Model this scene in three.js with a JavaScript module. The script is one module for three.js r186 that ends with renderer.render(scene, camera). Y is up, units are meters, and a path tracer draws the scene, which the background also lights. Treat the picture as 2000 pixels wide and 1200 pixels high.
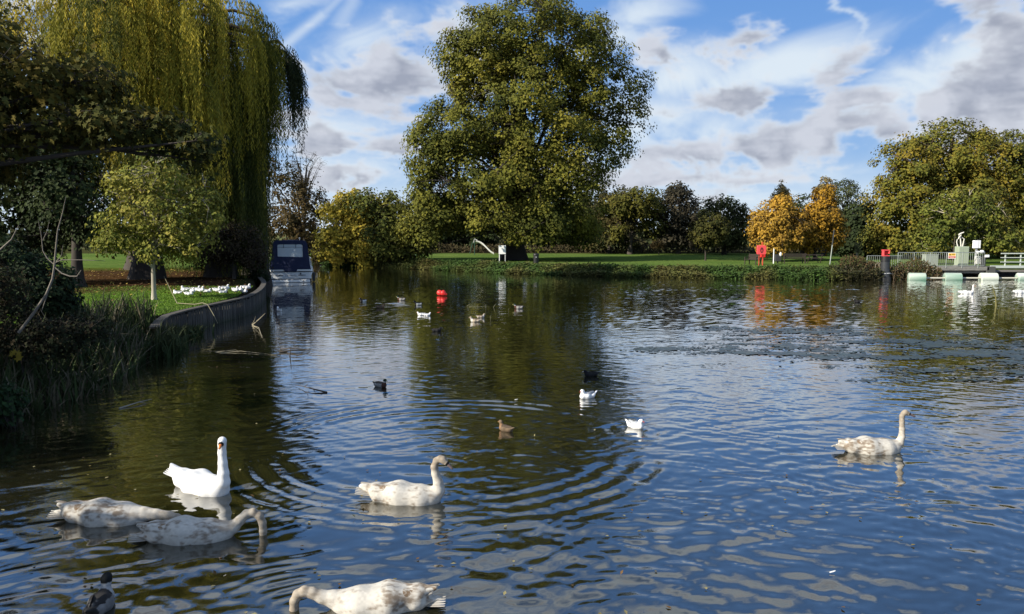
import * as THREE from 'three';
import { mergeGeometries } from 'three/addons/utils/BufferGeometryUtils.js';
import { RoundedBoxGeometry } from 'three/addons/geometries/RoundedBoxGeometry.js';

/* ---------- camera, sky, sun, exposure ---------- */
const scene = new THREE.Scene();
const EYE = 3.4, PITCH = Math.atan(145 / 1500);
const camera = new THREE.PerspectiveCamera(2 * Math.atan(600 / 1500) * 180 / Math.PI, 2000 / 1200, 0.1, 4000);
camera.position.set(0, EYE, 0);
camera.rotation.set(-PITCH, 0, 0);

const EXPOSURE = 1.65;
const SUN_AZ = 62, SUN_EL = 29, SUN_I = 5;   // degrees left of straight behind the camera, and above the horizon
const rad = Math.PI / 180;
const SUN = new THREE.Vector3(-Math.sin(SUN_AZ * rad) * Math.cos(SUN_EL * rad), Math.sin(SUN_EL * rad), Math.cos(SUN_AZ * rad) * Math.cos(SUN_EL * rad));
const sun = new THREE.DirectionalLight(new THREE.Color(1.0, 0.93, 0.8), SUN_I);
sun.name = 'sun';
sun.position.copy(SUN).multiplyScalar(120).add(new THREE.Vector3(0, 0, -45));
sun.target.position.set(0, 0, -45);
sun.castShadow = true;
sun.shadow.mapSize.set(4096, 4096);
Object.assign(sun.shadow.camera, { left: -90, right: 90, top: 90, bottom: -90, near: 1, far: 320 });
scene.add(sun, sun.target);

const renderer = new THREE.WebGLRenderer({ antialias: true });
renderer.toneMapping = THREE.LinearToneMapping;
renderer.toneMappingExposure = EXPOSURE;
renderer.shadowMap.enabled = true;

/* ---------- random numbers and noise ---------- */
function rng(seed) {
  let a = seed >>> 0;
  return () => { a = (a + 0x6d2b79f5) | 0; let t = Math.imul(a ^ (a >>> 15), 1 | a); t = (t + Math.imul(t ^ (t >>> 7), 61 | t)) ^ t; return ((t ^ (t >>> 14)) >>> 0) / 4294967296; };
}
const PERM = (() => { const r = rng(77), p = new Uint8Array(512), q = [...Array(256).keys()]; for (let i = 255; i > 0; i--) { const j = Math.floor(r() * (i + 1)); [q[i], q[j]] = [q[j], q[i]]; } for (let i = 0; i < 512; i++) p[i] = q[i & 255]; return p; })();
const VAL = (() => { const r = rng(5), v = new Float32Array(256); for (let i = 0; i < 256; i++) v[i] = r() * 2 - 1; return v; })();
function noise3(x, y, z) {                       // value noise, -1 .. 1
  const X = Math.floor(x), Y = Math.floor(y), Z = Math.floor(z);
  let fx = x - X, fy = y - Y, fz = z - Z;
  fx = fx * fx * fx * (fx * (fx * 6 - 15) + 10); fy = fy * fy * fy * (fy * (fy * 6 - 15) + 10); fz = fz * fz * fz * (fz * (fz * 6 - 15) + 10);
  const x0 = X & 255, x1 = (X + 1) & 255, y0 = Y & 255, y1 = (Y + 1) & 255, z0 = Z & 255, z1 = (Z + 1) & 255;
  const A = PERM[x0], B = PERM[x1], AA = PERM[A + y0], AB = PERM[A + y1], BA = PERM[B + y0], BB = PERM[B + y1];
  const a = VAL[PERM[AA + z0]], b = VAL[PERM[BA + z0]], c = VAL[PERM[AB + z0]], d = VAL[PERM[BB + z0]];
  const e = VAL[PERM[AA + z1]], f = VAL[PERM[BA + z1]], g = VAL[PERM[AB + z1]], h = VAL[PERM[BB + z1]];
  const p = a + (b - a) * fx, q = c + (d - c) * fx, s = e + (f - e) * fx, t = g + (h - g) * fx;
  const m = p + (q - p) * fy, n = s + (t - s) * fy;
  return m + (n - m) * fz;
}
function billow(x, y, z, oct = 5, gain = 0.5) { let s = 0, a = 1, t = 0; for (let i = 0; i < oct; i++) { s += a * (1 - 2.6 * Math.abs(noise3(x, y, z))); t += a; a *= gain; x = x * 2.1 + 7.3; y = y * 2.1 + 1.7; z = z * 2.1 + 9.1; } return s / t; }
function fbm(x, y, z, oct = 5, gain = 0.5) { let s = 0, a = 1, t = 0; for (let i = 0; i < oct; i++) { s += a * noise3(x, y, z); t += a; a *= gain; x = x * 2.03 + 11.3; y = y * 2.03 + 5.7; z = z * 2.03 + 3.1; } return s / t; }
const clamp = (x, a = 0, b = 1) => Math.min(b, Math.max(a, x));
const sstep = (a, b, x) => { const t = clamp((x - a) / (b - a)); return t * t * (3 - 2 * t); };
const mix = (a, b, t) => a + (b - a) * t;
const mix3 = (a, b, t) => [mix(a[0], b[0], t), mix(a[1], b[1], t), mix(a[2], b[2], t)];

/* ---------- the place as measured from the photograph ---------- */
const cp = Math.cos(PITCH), sp = Math.sin(PITCH);
function ray(px, py) { const x = (px - 1000) / 1500, y = (600 - py) / 1500; return [x, y * cp - sp, -y * sp - cp]; }
function G(px, py, y = 0) { const r = ray(px, py), t = (y - EYE) / r[1]; return [r[0] * t, y, r[2] * t]; }     // point at height y
function D(px, py, d) { const r = ray(px, py), t = d / -r[2]; return [r[0] * t, EYE + r[1] * t, -d]; }            // point d metres ahead

/* ---------- sky: a computed equirectangular picture of air and clouds ---------- */
{
  const W = 4096, H = 2048, data = new Float32Array(W * H * 4);
  const azel = (px, py) => { const r = ray(px, py), l = Math.hypot(...r); return [Math.atan2(r[0], -r[2]) / rad, Math.asin(r[1] / l) / rad]; };
  // heaps of cumulus: place, half widths in degrees, tilt, density
  const heap = (px, py, rx, ry, tilt = 0, k = 1) => { const [a, e] = azel(px, py); return { a, e, rx: rx / 26, ry: ry / 26, c: Math.cos(tilt * rad), s: Math.sin(tilt * rad), k }; };
  const heaps = [
    heap(765, 145, 150, 78, 10, 1.15), heap(650, 175, 75, 55, 0, .9), heap(880, 110, 80, 75, 20, 1), heap(628, 272, 48, 36, 0, 1), heap(670, 340, 90, 40, 0, .8), heap(760, 290, 70, 32, 10, .8), heap(610, 215, 40, 14, 0, .7),
    heap(1300, 100, 85, 32, -12, .85), heap(1375, 95, 56, 28, 8, .85), heap(1455, 75, 55, 28, 10, .85), heap(1445, 193, 78, 30, 8, 1.2), heap(1500, 160, 30, 16, 30, .9), heap(1300, 225, 50, 20, 0, .85),
    heap(1640, 145, 70, 34, 28, 1.1), heap(1665, 192, 80, 24, 5, 1.0), heap(1350, 298, 150, 34, 6, 1.15), heap(1520, 275, 180, 48, 7, 1.3), heap(1660, 245, 90, 34, 4, 1.1),
    heap(1950, 40, 90, 60, -10, 1.1), heap(1985, 75, 60, 40, 0, 1), heap(1965, 195, 115, 88, 20, 1.35), heap(1730, 262, 60, 24, 0, .9), heap(1840, 180, 40, 25, 30, .5), heap(2080, 120, 130, 70, 0, 1.2),
    heap(1300, 345, 110, 18, 0, .8), heap(1480, 355, 110, 30, 0, .7), heap(1400, 385, 90, 25, 0, .7), heap(1600, 330, 160, 12, 0, .6), heap(1090, 330, 200, 40, 0, .8), heap(420, 190, 150, 70, 0, 1), heap(180, 90, 160, 80, 0, 1), heap(-120, 150, 200, 90, 0, 1.1),
  ];
  const veils = [heap(590, 130, 150, 50, 35, .55), heap(720, 80, 120, 45, 20, .75), heap(560, 15, 90, 22, 20, .9), heap(640, 250, 150, 40, 0, .9), heap(700, 330, 160, 60, 0, .9), heap(900, 60, 110, 70, 35, .7),
    heap(1230, 40, 130, 45, 25, .9), heap(1330, 150, 130, 60, 10, 1.1), heap(1500, 135, 190, 42, 14, 1.2), heap(1270, 230, 160, 70, 0, 1), heap(1400, 250, 200, 50, 0, .8), heap(1720, 210, 130, 40, 10, .8), heap(1850, 130, 140, 48, 24, 1.15),
    heap(1900, 260, 150, 60, 10, .8), heap(1450, 360, 300, 60, 0, .8), heap(1170, 350, 220, 60, 0, .7), heap(1600, 340, 220, 30, 0, .7)];
  const lines = [[505, 130, 640, 18, 9, .5], [640, 18, 700, -40, 8, .35], [1620, -10, 1660, 30, 7, .5], [1660, 30, 1694, 65, 8, .5], [1694, 65, 1688, 105, 10, .4], [655, 60, 690, 0, 14, .35]].map(([a, b, c, d, w, k]) => [...azel(a, b), ...azel(c, d), w / 26, k]);
  const blob = (list, a, e) => { let m = 0; for (const h of list) { const da = a - h.a; if (da > 14 || da < -14) continue; const de = e - h.e, u = (da * h.c + de * h.s) / h.rx, v = (-da * h.s + de * h.c) / h.ry, q = u * u + v * v; if (q < 5) m = Math.max(m, h.k * (1.15 - Math.sqrt(q) * .62)); } return m; };
  const dist = (a, e, x0, y0, x1, y1) => { const dx = x1 - x0, dy = y1 - y0, t = clamp(((a - x0) * dx + (e - y0) * dy) / (dx * dx + dy * dy)); return Math.hypot(a - x0 - t * dx, e - y0 - t * dy); };
  for (let row = H / 2; row < H; row++) {
    const up = ((row + .5) / H - .5) * Math.PI, y = Math.sin(up), cu = Math.cos(up), el = up / rad;
    for (let col = 0; col < W; col++) {
      const round = ((col + .5) / W - .5) * 2 * Math.PI, x = Math.cos(round) * cu, z = Math.sin(round) * cu;
      const az = Math.atan2(x, -z) / rad;
      if ((Math.abs(az) > 46 || el > 32) && (row % 2 || col % 2)) { const from = ((row - row % 2) * W + col - col % 2) * 4; data.copyWithin((row * W + col) * 4, from, from + 4); continue; }
      // clear air
      const g = Math.pow(1 - y, 6), toSun = x * SUN.x + y * SUN.y + z * SUN.z, glow = Math.pow(clamp(toSun * .5 + .5), 6) * .25;
      const deep = sstep(.1, .75, y);
      let r = mix(mix(.10, .085, deep), .46, g) + glow, gr = mix(mix(.30, .20, deep), .66, g) + glow, b = mix(mix(.76, .46, deep), .86, g) + glow * .9;
      // outside the framed part the same kind of sky goes on
      const inFrame = sstep(44, 36, Math.abs(az)) * sstep(27, 22, el);
      const qx = x * 3, qy = y * 7, qz = z * 3;
      const wx = qx + .35 * noise3(qx * 2.1, qy * 2.1, qz * 2.1), wy = qy + .35 * noise3(qx * 2.1 + 9, qy * 2.1, qz * 2.1);
      const big = fbm(wx * 1.3 + 4, wy * 1.1, qz * 1.3, 4);
      const fine = fbm(wx * 6, wy * 6, qz * 6, 7, .62), fine2 = fbm(wx * 4 + 31, wy * 2.6, qz * 4, 7, .62);
      const we = el + 1.1 * fine2, wa = az + 1.6 * fine2;
      // thin white veil
      let v = mix(clamp(big * 1.5 + .62), blob(veils, wa, we), inFrame);
      v = sstep(.25, 1.25, v + .62 * fine2 * (v > .02 ? 1 : .4)) * .9;
      for (const l of lines) { const q = dist(az + .9 * fine, el + .9 * fine, ...l.slice(0, 4)); if (q < l[4] * 3) v = Math.max(v, l[5] * Math.exp(-((q / l[4]) ** 2)) * 1.1); }
      v = Math.max(v, sstep(6, 1.0, el) * (.7 + .4 * fine2));
      r = mix(r, .78, v); gr = mix(gr, .87, v); b = mix(b, .94, v);
      // cumulus with grey undersides
      const c0 = mix(clamp(big * 2.0 - .1) * 1.1, blob(heaps, az + .9 * fine2, el + .8 * fine), inFrame), cl = c0 > .02, lump = cl ? billow(qx * 3.2, qy * 3.2, qz * 3.2, 6, .58) : 0, lump2 = cl ? billow(qx * 3.2 - .22, qy * 3.2 + .3, qz * 3.2 + .1, 4, .58) : 0;
      const d = c0 + .52 * lump + .50 * fine - .30;
      const a = sstep(.22, .68, d), core = sstep(.36, .80, d + .15 * fine2);
      const lit = clamp(.5 + .9 * fine2 + .85 * (lump - lump2));
      let cr = mix(.79, mix(.36, .64, lit), core), cg = mix(.84, mix(.39, .67, lit), core), cb = mix(.90, mix(.475, .75, lit), core);
      r = mix(r, cr, a * .95); gr = mix(gr, cg, a * .95); b = mix(b, cb, a * .95);
      const o = (row * W + col) * 4, dim = 1 / EXPOSURE;
      data[o] = r * dim; data[o + 1] = gr * dim; data[o + 2] = b * dim; data[o + 3] = 1;
    }
  }
  for (let row = 0; row < H / 2; row++) for (let i = row * W * 4, k = 0; k < W; k++, i += 4) { data[i] = .08; data[i + 1] = .085; data[i + 2] = .065; data[i + 3] = 1; }
  const sky = new THREE.DataTexture(data, W, H, THREE.RGBAFormat, THREE.FloatType);
  sky.mapping = THREE.EquirectangularReflectionMapping;
  sky.magFilter = THREE.LinearFilter; sky.minFilter = THREE.LinearFilter;
  sky.needsUpdate = true;
  scene.background = sky; scene.environment = sky;
}

/* ---------- naming ---------- */
const taken = {};
function numbered(name) { const n = taken[name] ?? 0; taken[name] = n + 1; return n ? name + '_' + String(n).padStart(3, '0') : name; }
function thing(name, label, category, pos = [0, 0, 0], turn = 0, group) {
  const o = new THREE.Group(); o.name = numbered(name); o.position.set(...pos); o.rotation.y = turn;
  o.userData = { label, category }; if (group) o.userData.group = group;
  scene.add(o); return o;
}
function part(name, geo, mat, parent, label) {
  const m = new THREE.Mesh(geo, mat); m.name = name; m.castShadow = m.receiveShadow = true;
  if (label) m.userData.label = label;
  (parent ?? scene).add(m); return m;
}
function stuff(name, geo, mat, label, category, parent) {
  const m = part(parent ? name : numbered(name), geo, mat, parent);
  m.userData.kind = 'stuff'; if (!parent) { m.userData.label = label; m.userData.category = category; }
  return m;
}
function struct(name, geo, mat, label) { const m = part(name, geo, mat); m.userData.kind = 'structure'; if (label) m.userData.label = label; m.userData.category = name.replace(/_/g, ' '); return m; }
function tag(m, label, category, group) { m.name = numbered(m.name); m.userData.label = label; m.userData.category = category; if (group) m.userData.group = group; return m; }
function copyOf(o, pos, turn, label) { const c = o.clone(); c.name = numbered(o.name.replace(/_\d{3}$/, '')); c.position.set(...pos); c.rotation.y = turn; c.userData = { ...o.userData, label }; scene.add(c); return c; }

/* ---------- mesh collecting ---------- */
class MB {
  constructor() { this.p = []; this.c = []; this.i = []; this.n = []; this.u = []; }
  v(x, y, z, c) { this.p.push(x, y, z); this.c.push(c[0], c[1], c[2]); return this.p.length / 3 - 1; }
  geo() {
    const g = new THREE.BufferGeometry();
    g.setAttribute('position', new THREE.BufferAttribute(new Float32Array(this.p), 3));
    g.setAttribute('color', new THREE.BufferAttribute(new Float32Array(this.c), 3));
    if (this.u.length) g.setAttribute('uv', new THREE.BufferAttribute(new Float32Array(this.u), 2));
    g.setIndex(new THREE.BufferAttribute(new Uint32Array(this.i), 1));
    if (this.n.length) g.setAttribute('normal', new THREE.BufferAttribute(new Float32Array(this.n), 3)); else g.computeVertexNormals();
    return g;
  }
  // a leaf: from base b along d, its face towards n, folded a little along the middle
  leaf(b, d, n, len, wid, c, fold = .25) {
    let sx = d[1] * n[2] - d[2] * n[1], sy = d[2] * n[0] - d[0] * n[2], sz = d[0] * n[1] - d[1] * n[0];
    const l = Math.hypot(sx, sy, sz) || 1, w = wid / 2 / l; sx *= w; sy *= w; sz *= w;
    const mx = b[0] + d[0] * len * .45, my = b[1] + d[1] * len * .45, mz = b[2] + d[2] * len * .45, f = wid * fold;
    const a = this.v(b[0], b[1], b[2], c), e = this.v(mx + sx + n[0] * f, my + sy + n[1] * f, mz + sz + n[2] * f, c), t = this.v(b[0] + d[0] * len, b[1] + d[1] * len, b[2] + d[2] * len, c), h = this.v(mx - sx + n[0] * f, my - sy + n[1] * f, mz - sz + n[2] * f, c);
    this.i.push(a, e, t, a, t, h);
  }
  // a five-lobed leaf
  lobed(b, d, n, size, c) {
    let sx = d[1] * n[2] - d[2] * n[1], sy = d[2] * n[0] - d[0] * n[2], sz = d[0] * n[1] - d[1] * n[0];
    const l = Math.hypot(sx, sy, sz) || 1; sx /= l; sy /= l; sz /= l;
    const at = (u, v, k) => this.v(b[0] + (d[0] * u + sx * v + n[0] * k) * size, b[1] + (d[1] * u + sy * v + n[1] * k) * size, b[2] + (d[2] * u + sz * v + n[2] * k) * size, c);
    const o = at(.3, 0, 0), ring = [[0, 0], [-.02, .42, .05], [.3, .2], [.55, .6, .1], [.62, .2], [1.05, 0, -.06], [.62, -.2], [.55, -.6, .1], [.3, -.2], [-.02, -.42, .05]].map(([u, v, k = 0]) => at(u, v, k));
    for (let i = 0; i < ring.length; i++) this.i.push(o, ring[i], ring[(i + 1) % ring.length]);
  }
  tube(pts, rs, sides, col) {
    let px = 0, py = 0, pz = 0, prev = -1;
    for (let k = 0; k < pts.length; k++) {
      const a = pts[Math.max(0, k - 1)], b = pts[Math.min(pts.length - 1, k + 1)];
      let dx = b[0] - a[0], dy = b[1] - a[1], dz = b[2] - a[2]; const l = Math.hypot(dx, dy, dz) || 1; dx /= l; dy /= l; dz /= l;
      if (k === 0) { if (Math.abs(dy) < .9) { px = -dz; py = 0; pz = dx; } else { px = 1; py = 0; pz = 0; } }
      const q = px * dx + py * dy + pz * dz; px -= q * dx; py -= q * dy; pz -= q * dz; const m = Math.hypot(px, py, pz) || 1; px /= m; py /= m; pz /= m;
      const bx = dy * pz - dz * py, by = dz * px - dx * pz, bz = dx * py - dy * px, first = this.p.length / 3, c = typeof col === 'function' ? col(k / (pts.length - 1)) : col;
      for (let s = 0; s < sides; s++) { const t = s / sides * 2 * Math.PI, C = Math.cos(t) * rs[k], S = Math.sin(t) * rs[k]; this.v(pts[k][0] + px * C + bx * S, pts[k][1] + py * C + by * S, pts[k][2] + pz * C + bz * S, c); }
      if (prev >= 0) for (let s = 0; s < sides; s++) { const t = (s + 1) % sides; this.i.push(prev + s, prev + t, first + s, prev + t, first + t, first + s); }
      prev = first;
    }
  }
  blade(b, dirx, dirz, h, w, lean, c, tipc) {                     // a long reed or grass leaf bending over
    const n = 5, px = -dirz, pz = dirx; let prev;
    for (let k = 0; k <= n; k++) {
      const t = k / n, y = h * (t - .35 * lean * t * t), o = h * lean * t * t * .8, ww = w * (1 - t * t) * .5 + .001, col = mix3(c, tipc, t);
      const l = this.v(b[0] + dirx * o - px * ww, b[1] + y, b[2] + dirz * o - pz * ww, col), r = this.v(b[0] + dirx * o + px * ww, b[1] + y, b[2] + dirz * o + pz * ww, col);
      if (prev) this.i.push(prev[0], prev[1], l, prev[1], r, l);
      prev = [l, r];
    }
  }
}
const bx = (w, h, d, x = 0, y = 0, z = 0, r = .01) => new RoundedBoxGeometry(w, h, d, 1, Math.min(r, w / 3, h / 3, d / 3)).translate(x, y, z);
const cyl = (r0, r1, h, x = 0, y = 0, z = 0, n = 12) => new THREE.CylinderGeometry(r1, r0, h, n).translate(x, y + h / 2, z);
const mg = (...a) => mergeGeometries(a.flat().map((g) => { const q = g.index ? g.toNonIndexed() : g; for (const k of Object.keys(q.attributes)) if (!['position', 'normal', 'uv'].includes(k)) q.deleteAttribute(k); return q; }));
function pipe(pts, r, n = 6, seg) { return new THREE.TubeGeometry(new THREE.CatmullRomCurve3(pts.map((p) => new THREE.Vector3(...p)), false, 'catmullrom', .1), seg ?? pts.length * 4, r, n); }
const std = (r, g, b, o = {}) => new THREE.MeshStandardMaterial({ color: new THREE.Color().setRGB(r, g, b), roughness: .7, ...o });

/* ---------- textures and materials ---------- */
function tex(n, f, srgb) {                       // f(u, v) -> [r, g, b] linear-ish 0..1, tiling is the caller's business
  const d = new Uint8Array(n * n * 4);
  for (let y = 0; y < n; y++) for (let x = 0; x < n; x++) { const c = f((x + .5) / n, (y + .5) / n), o = (y * n + x) * 4; for (let k = 0; k < 3; k++) d[o + k] = clamp(c[k] ?? c[0]) * 255; d[o + 3] = 255; }
  const t = new THREE.DataTexture(d, n, n); t.wrapS = t.wrapT = THREE.RepeatWrapping; t.magFilter = THREE.LinearFilter; t.minFilter = THREE.LinearMipmapLinearFilter; t.generateMipmaps = true; if (srgb) t.colorSpace = THREE.SRGBColorSpace; t.needsUpdate = true; return t;
}
const tile = (u, v, k, oct, s = 0) => { const a = u * 2 * Math.PI, b = v * 2 * Math.PI; return fbm(Math.cos(a) * k + s, Math.sin(a) * k + Math.cos(b) * k * 1.01, Math.sin(b) * k + s * 2, oct, .6); };  // tiles in u and v
const grain = tex(256, (u, v) => [.75 + .5 * tile(u, v, 2.5, 5)]);
const plankMap = tex(256, (u, v) => { const n = tile(u, v * .999, 1.2, 3), s = fbm(u * 40, v * 3, 0, 3), k = .62 + .35 * n + .35 * s, g = sstep(.72, .5, v + .12 * fbm(u * 6, 2, 0, 3)); return [k * mix(1, .55, g), k * mix(.98, .66, g), k * mix(.95, .42, g)]; });
const woodGrain = tex(256, (u, v) => { const n = tile(u, v * .999, 1.2, 3), s = fbm(u * 40, v * 3, 0, 3) * sstep(0, .1, u) * sstep(1, .9, u); return [.72 + .3 * n + .35 * s]; });
const feather = tex(256, (u, v) => [.86 + .16 * fbm(u * 60, v * 12, 2, 3)]);
const leafMat = (o = {}) => new THREE.MeshPhysicalMaterial({ vertexColors: true, roughness: .88, specularIntensity: .25, transmission: .32, thickness: 0, side: THREE.DoubleSide, ...o });
const M = {
  leaf: leafMat(), willowLeaf: leafMat({ transmission: .36 }), dry: leafMat({ transmission: .15 }),
  bark: new THREE.MeshStandardMaterial({ vertexColors: true, roughness: .95 }),
  plank: new THREE.MeshStandardMaterial({ color: new THREE.Color().setRGB(.075, .07, .06), roughness: .9, map: plankMap, bumpMap: woodGrain, bumpScale: .01 }),
  plankB: new THREE.MeshStandardMaterial({ color: new THREE.Color().setRGB(.06, .056, .05), roughness: .9, map: plankMap, bumpMap: woodGrain, bumpScale: .01 }),
  plankC: new THREE.MeshStandardMaterial({ color: new THREE.Color().setRGB(.11, .102, .088), roughness: .9, map: plankMap, bumpMap: woodGrain, bumpScale: .01 }),
  cap: new THREE.MeshStandardMaterial({ color: new THREE.Color().setRGB(.085, .075, .062), roughness: .9, map: woodGrain }),
  bird: new THREE.MeshPhysicalMaterial({ vertexColors: true, roughness: .85, sheen: .15, specularIntensity: .3 }),
  white: std(.78, .78, .76, { roughness: .4 }), grey: std(.32, .33, .34), black: std(.012, .012, .013, { roughness: .45 }), dark: std(.03, .03, .03, { roughness: .7 }),
  navy: std(.008, .015, .055, { roughness: .75, bumpMap: grain, bumpScale: .004 }), gel: std(.84, .85, .84, { roughness: .22 }), red: std(.62, .022, .018, { roughness: .45 }), pink: std(.72, .07, .075, { roughness: .5 }),
  steel: std(.34, .37, .34, { metalness: .5, roughness: .5 }), concrete: new THREE.MeshStandardMaterial({ color: new THREE.Color().setRGB(.28, .27, .24), roughness: .92, map: grain, bumpMap: grain, bumpScale: .02 }),
  cabinet: std(.30, .35, .25, { roughness: .55 }), benchWood: std(.05, .034, .026, { roughness: .8, map: woodGrain }),
};

/* ---------- ground, far lawn, left bank: one sheet ---------- */
const SHORE = [[-8.4, 30], [-8.2, -6], [-8.4, -11], [-9.1, -15], [-9.7, -20], [-11.2, -24.5], [-11.2, -32], [-13.1, -40], [-15.8, -47.5], [-18.5, -56], [-23, -70], [-26, -95], [-23, -95], [-19.2, -78], [-14, -76], [-10.4, -73.5], [0, -64.5], [8, -59.8], [13, -58], [18, -57], [22, -55.2], [26, -55.6], [28.5, -57.2], [31, -60.5], [40, -62], [90, -62], [90, 30]];
function shoreDist(x, z) {                       // metres from the shoreline, positive on land
  let best = 1e9, inside = false;
  for (let i = 0, j = SHORE.length - 1; i < SHORE.length; j = i++) {
    const [ax, az] = SHORE[j], [bx_, bz] = SHORE[i], dx = bx_ - ax, dz = bz - az, t = clamp(((x - ax) * dx + (z - az) * dz) / (dx * dx + dz * dz));
    best = Math.min(best, (x - ax - t * dx) ** 2 + (z - az - t * dz) ** 2);
    if ((az > z) !== (bz > z) && x < ((bx_ - ax) * (z - az)) / (bz - az) + ax) inside = !inside;
  }
  return inside ? -Math.sqrt(best) : Math.sqrt(best);
}
function groundY(x, z) {
  const d = shoreDist(x, z), wall = x < -9 && z < -22 && z > -57;
  const top = (x < -8 && z > -60 ? .72 : .62) + .05 * fbm(x * .15, 0, z * .15, 2) + (z < -58 ? .1 * sstep(60, 100, -z) : 0) + .8 * sstep(140, 400, Math.hypot(x, z));
  const t = wall ? sstep(-.1, .28, d) : sstep(-1.2, 1.6, d);
  return mix(-.9, top, t);
}
{
  const axis = (lo, hi, step, far) => { const a = []; for (let x = lo; x <= hi + 1e-6; x += step) a.push(x); let s = step; for (let x = hi + s; x < far; s *= 1.35, x += s) a.push(x); a.push(far); s = step; for (let x = lo - s; x > -far; s *= 1.35, x -= s) a.unshift(x); a.unshift(-far); return a; };
  const xs = axis(-46, 60, .5, 1800), zs = axis(-112, 4, .5, 1800), mb = new MB();
  for (const z of zs) for (const x of xs) {
    const d = shoreDist(x, z), y = groundY(x, z), n = fbm(x * .25, 3, z * .25, 4), n2 = fbm(x * 1.1, 7, z * 1.1, 3);
    let c;
    if (d < 1.2) c = mix3([.035, .03, .02], [.05, .07, .018], sstep(.2, 1.2, d));
    else if (x < -8.5 && z > -62) {            // left bank: lawn in front, leaf litter under the trees
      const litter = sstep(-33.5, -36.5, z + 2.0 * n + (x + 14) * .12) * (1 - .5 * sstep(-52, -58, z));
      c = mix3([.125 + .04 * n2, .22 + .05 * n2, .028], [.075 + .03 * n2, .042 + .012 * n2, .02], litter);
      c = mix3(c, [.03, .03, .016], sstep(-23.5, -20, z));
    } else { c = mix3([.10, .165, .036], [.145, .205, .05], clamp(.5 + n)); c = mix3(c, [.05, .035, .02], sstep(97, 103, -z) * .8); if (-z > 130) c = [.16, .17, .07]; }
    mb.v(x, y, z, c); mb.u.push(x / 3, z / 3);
  }
  const w = xs.length;
  for (let j = 0; j < zs.length - 1; j++) for (let i = 0; i < w - 1; i++) { const a = j * w + i; mb.i.push(a, a + w, a + 1, a + 1, a + w, a + w + 1); }
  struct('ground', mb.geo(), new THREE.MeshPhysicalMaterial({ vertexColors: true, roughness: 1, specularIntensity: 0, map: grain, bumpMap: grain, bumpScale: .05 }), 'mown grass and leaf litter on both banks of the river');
}

/* ---------- water ---------- */
const RIPPLES = [];                              // rings that spread from swimming birds: x, z, amplitude, wavelength, inner and outer radius
const waves = (() => { const r = rng(41), w = []; for (let i = 0; i < 44; i++) { const l = .15 * Math.pow(6.5, Math.pow(r(), 1.25)), a = Math.PI / 2 + (r() - .5) * (i % 4 ? 1.9 : 3.1), k = 2 * Math.PI / l; w.push([Math.cos(a) * k, Math.sin(a) * k, r() * 7, .0021 * l * (l < .4 ? 1.05 : .9)]); } return w; })();
function waterY(x, z) {
  const d = -z, n = noise3(x * .16, 1, z * .16), n2 = noise3(x * .5 + 9, 2, z * .4);
  let calm = .5 + .5 * sstep(-.5, .6, n + .4 * n2);
  calm *= mix(.4, 1, sstep(-9, -2, x + d * .10)) * mix(1, .55, sstep(13, 24, d) * sstep(3, -2, x - d * .14) ) ;
  calm *= mix(1, .72, sstep(14, 22, d));
  if (d > 25) calm *= mix(1, 1.9, sstep(25, 34, d) * sstep(58, 50, d) * sstep(4, 12, x) * sstep(.24, .12, Math.abs(noise3(x * .05, 5, z * .14))));
  const wx = x + .22 * noise3(x * .9, 4, z * .9), wz = z + .22 * noise3(x * .9 + 5, 4, z * .9);
  let h = 0; for (const w of waves) h += w[3] * Math.sin(w[0] * wx + w[1] * wz + w[2]);
  h *= calm;
  for (const [rx, rz, a, l, r0, r1] of RIPPLES) { const q = Math.hypot(x - rx, z - rz); if (q < r1 && q > r0 * .6) h += a * Math.sin((q - r0) * 2 * Math.PI / l) * sstep(r0 * .6, r0, q) * sstep(r1, r0 + (r1 - r0) * .55, q) * (a > .0099 ? .75 + .5 * noise3(x, 3, z) : 1) * clamp((a > .0099 ? .8 : .5) + .9 * noise3((x - rx) / q * 1.6 + a * 900, 8, (z - rz) / q * 1.6)); }
  return h;
}
const waterBump = tex(1024, (() => { const r = rng(19), w = []; for (let i = 0; i < 46; i++) { const l = .16 * Math.pow(6, r()), a = Math.PI / 2 + (r() - .5) * 2.2, k = 9 / l; w.push([Math.round(Math.cos(a) * k) * 2 * Math.PI, Math.round(Math.sin(a) * k) * 2 * Math.PI, r() * 7, l]); } const s = Math.sqrt(w.reduce((t, q) => t + q[3] * q[3] / 2, 0)); return (u, v) => { let h = 0; for (const q of w) h += q[3] * Math.sin(q[0] * u + q[1] * v + q[2]); return [.5 + h / s * .16]; }; })());
const waterMat = new THREE.MeshPhysicalMaterial({ color: new THREE.Color().setRGB(.012, .012, .005), roughness: .03, ior: 2.0, clearcoat: .8, clearcoatRoughness: .02, bumpMap: waterBump, bumpScale: .009 });
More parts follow.
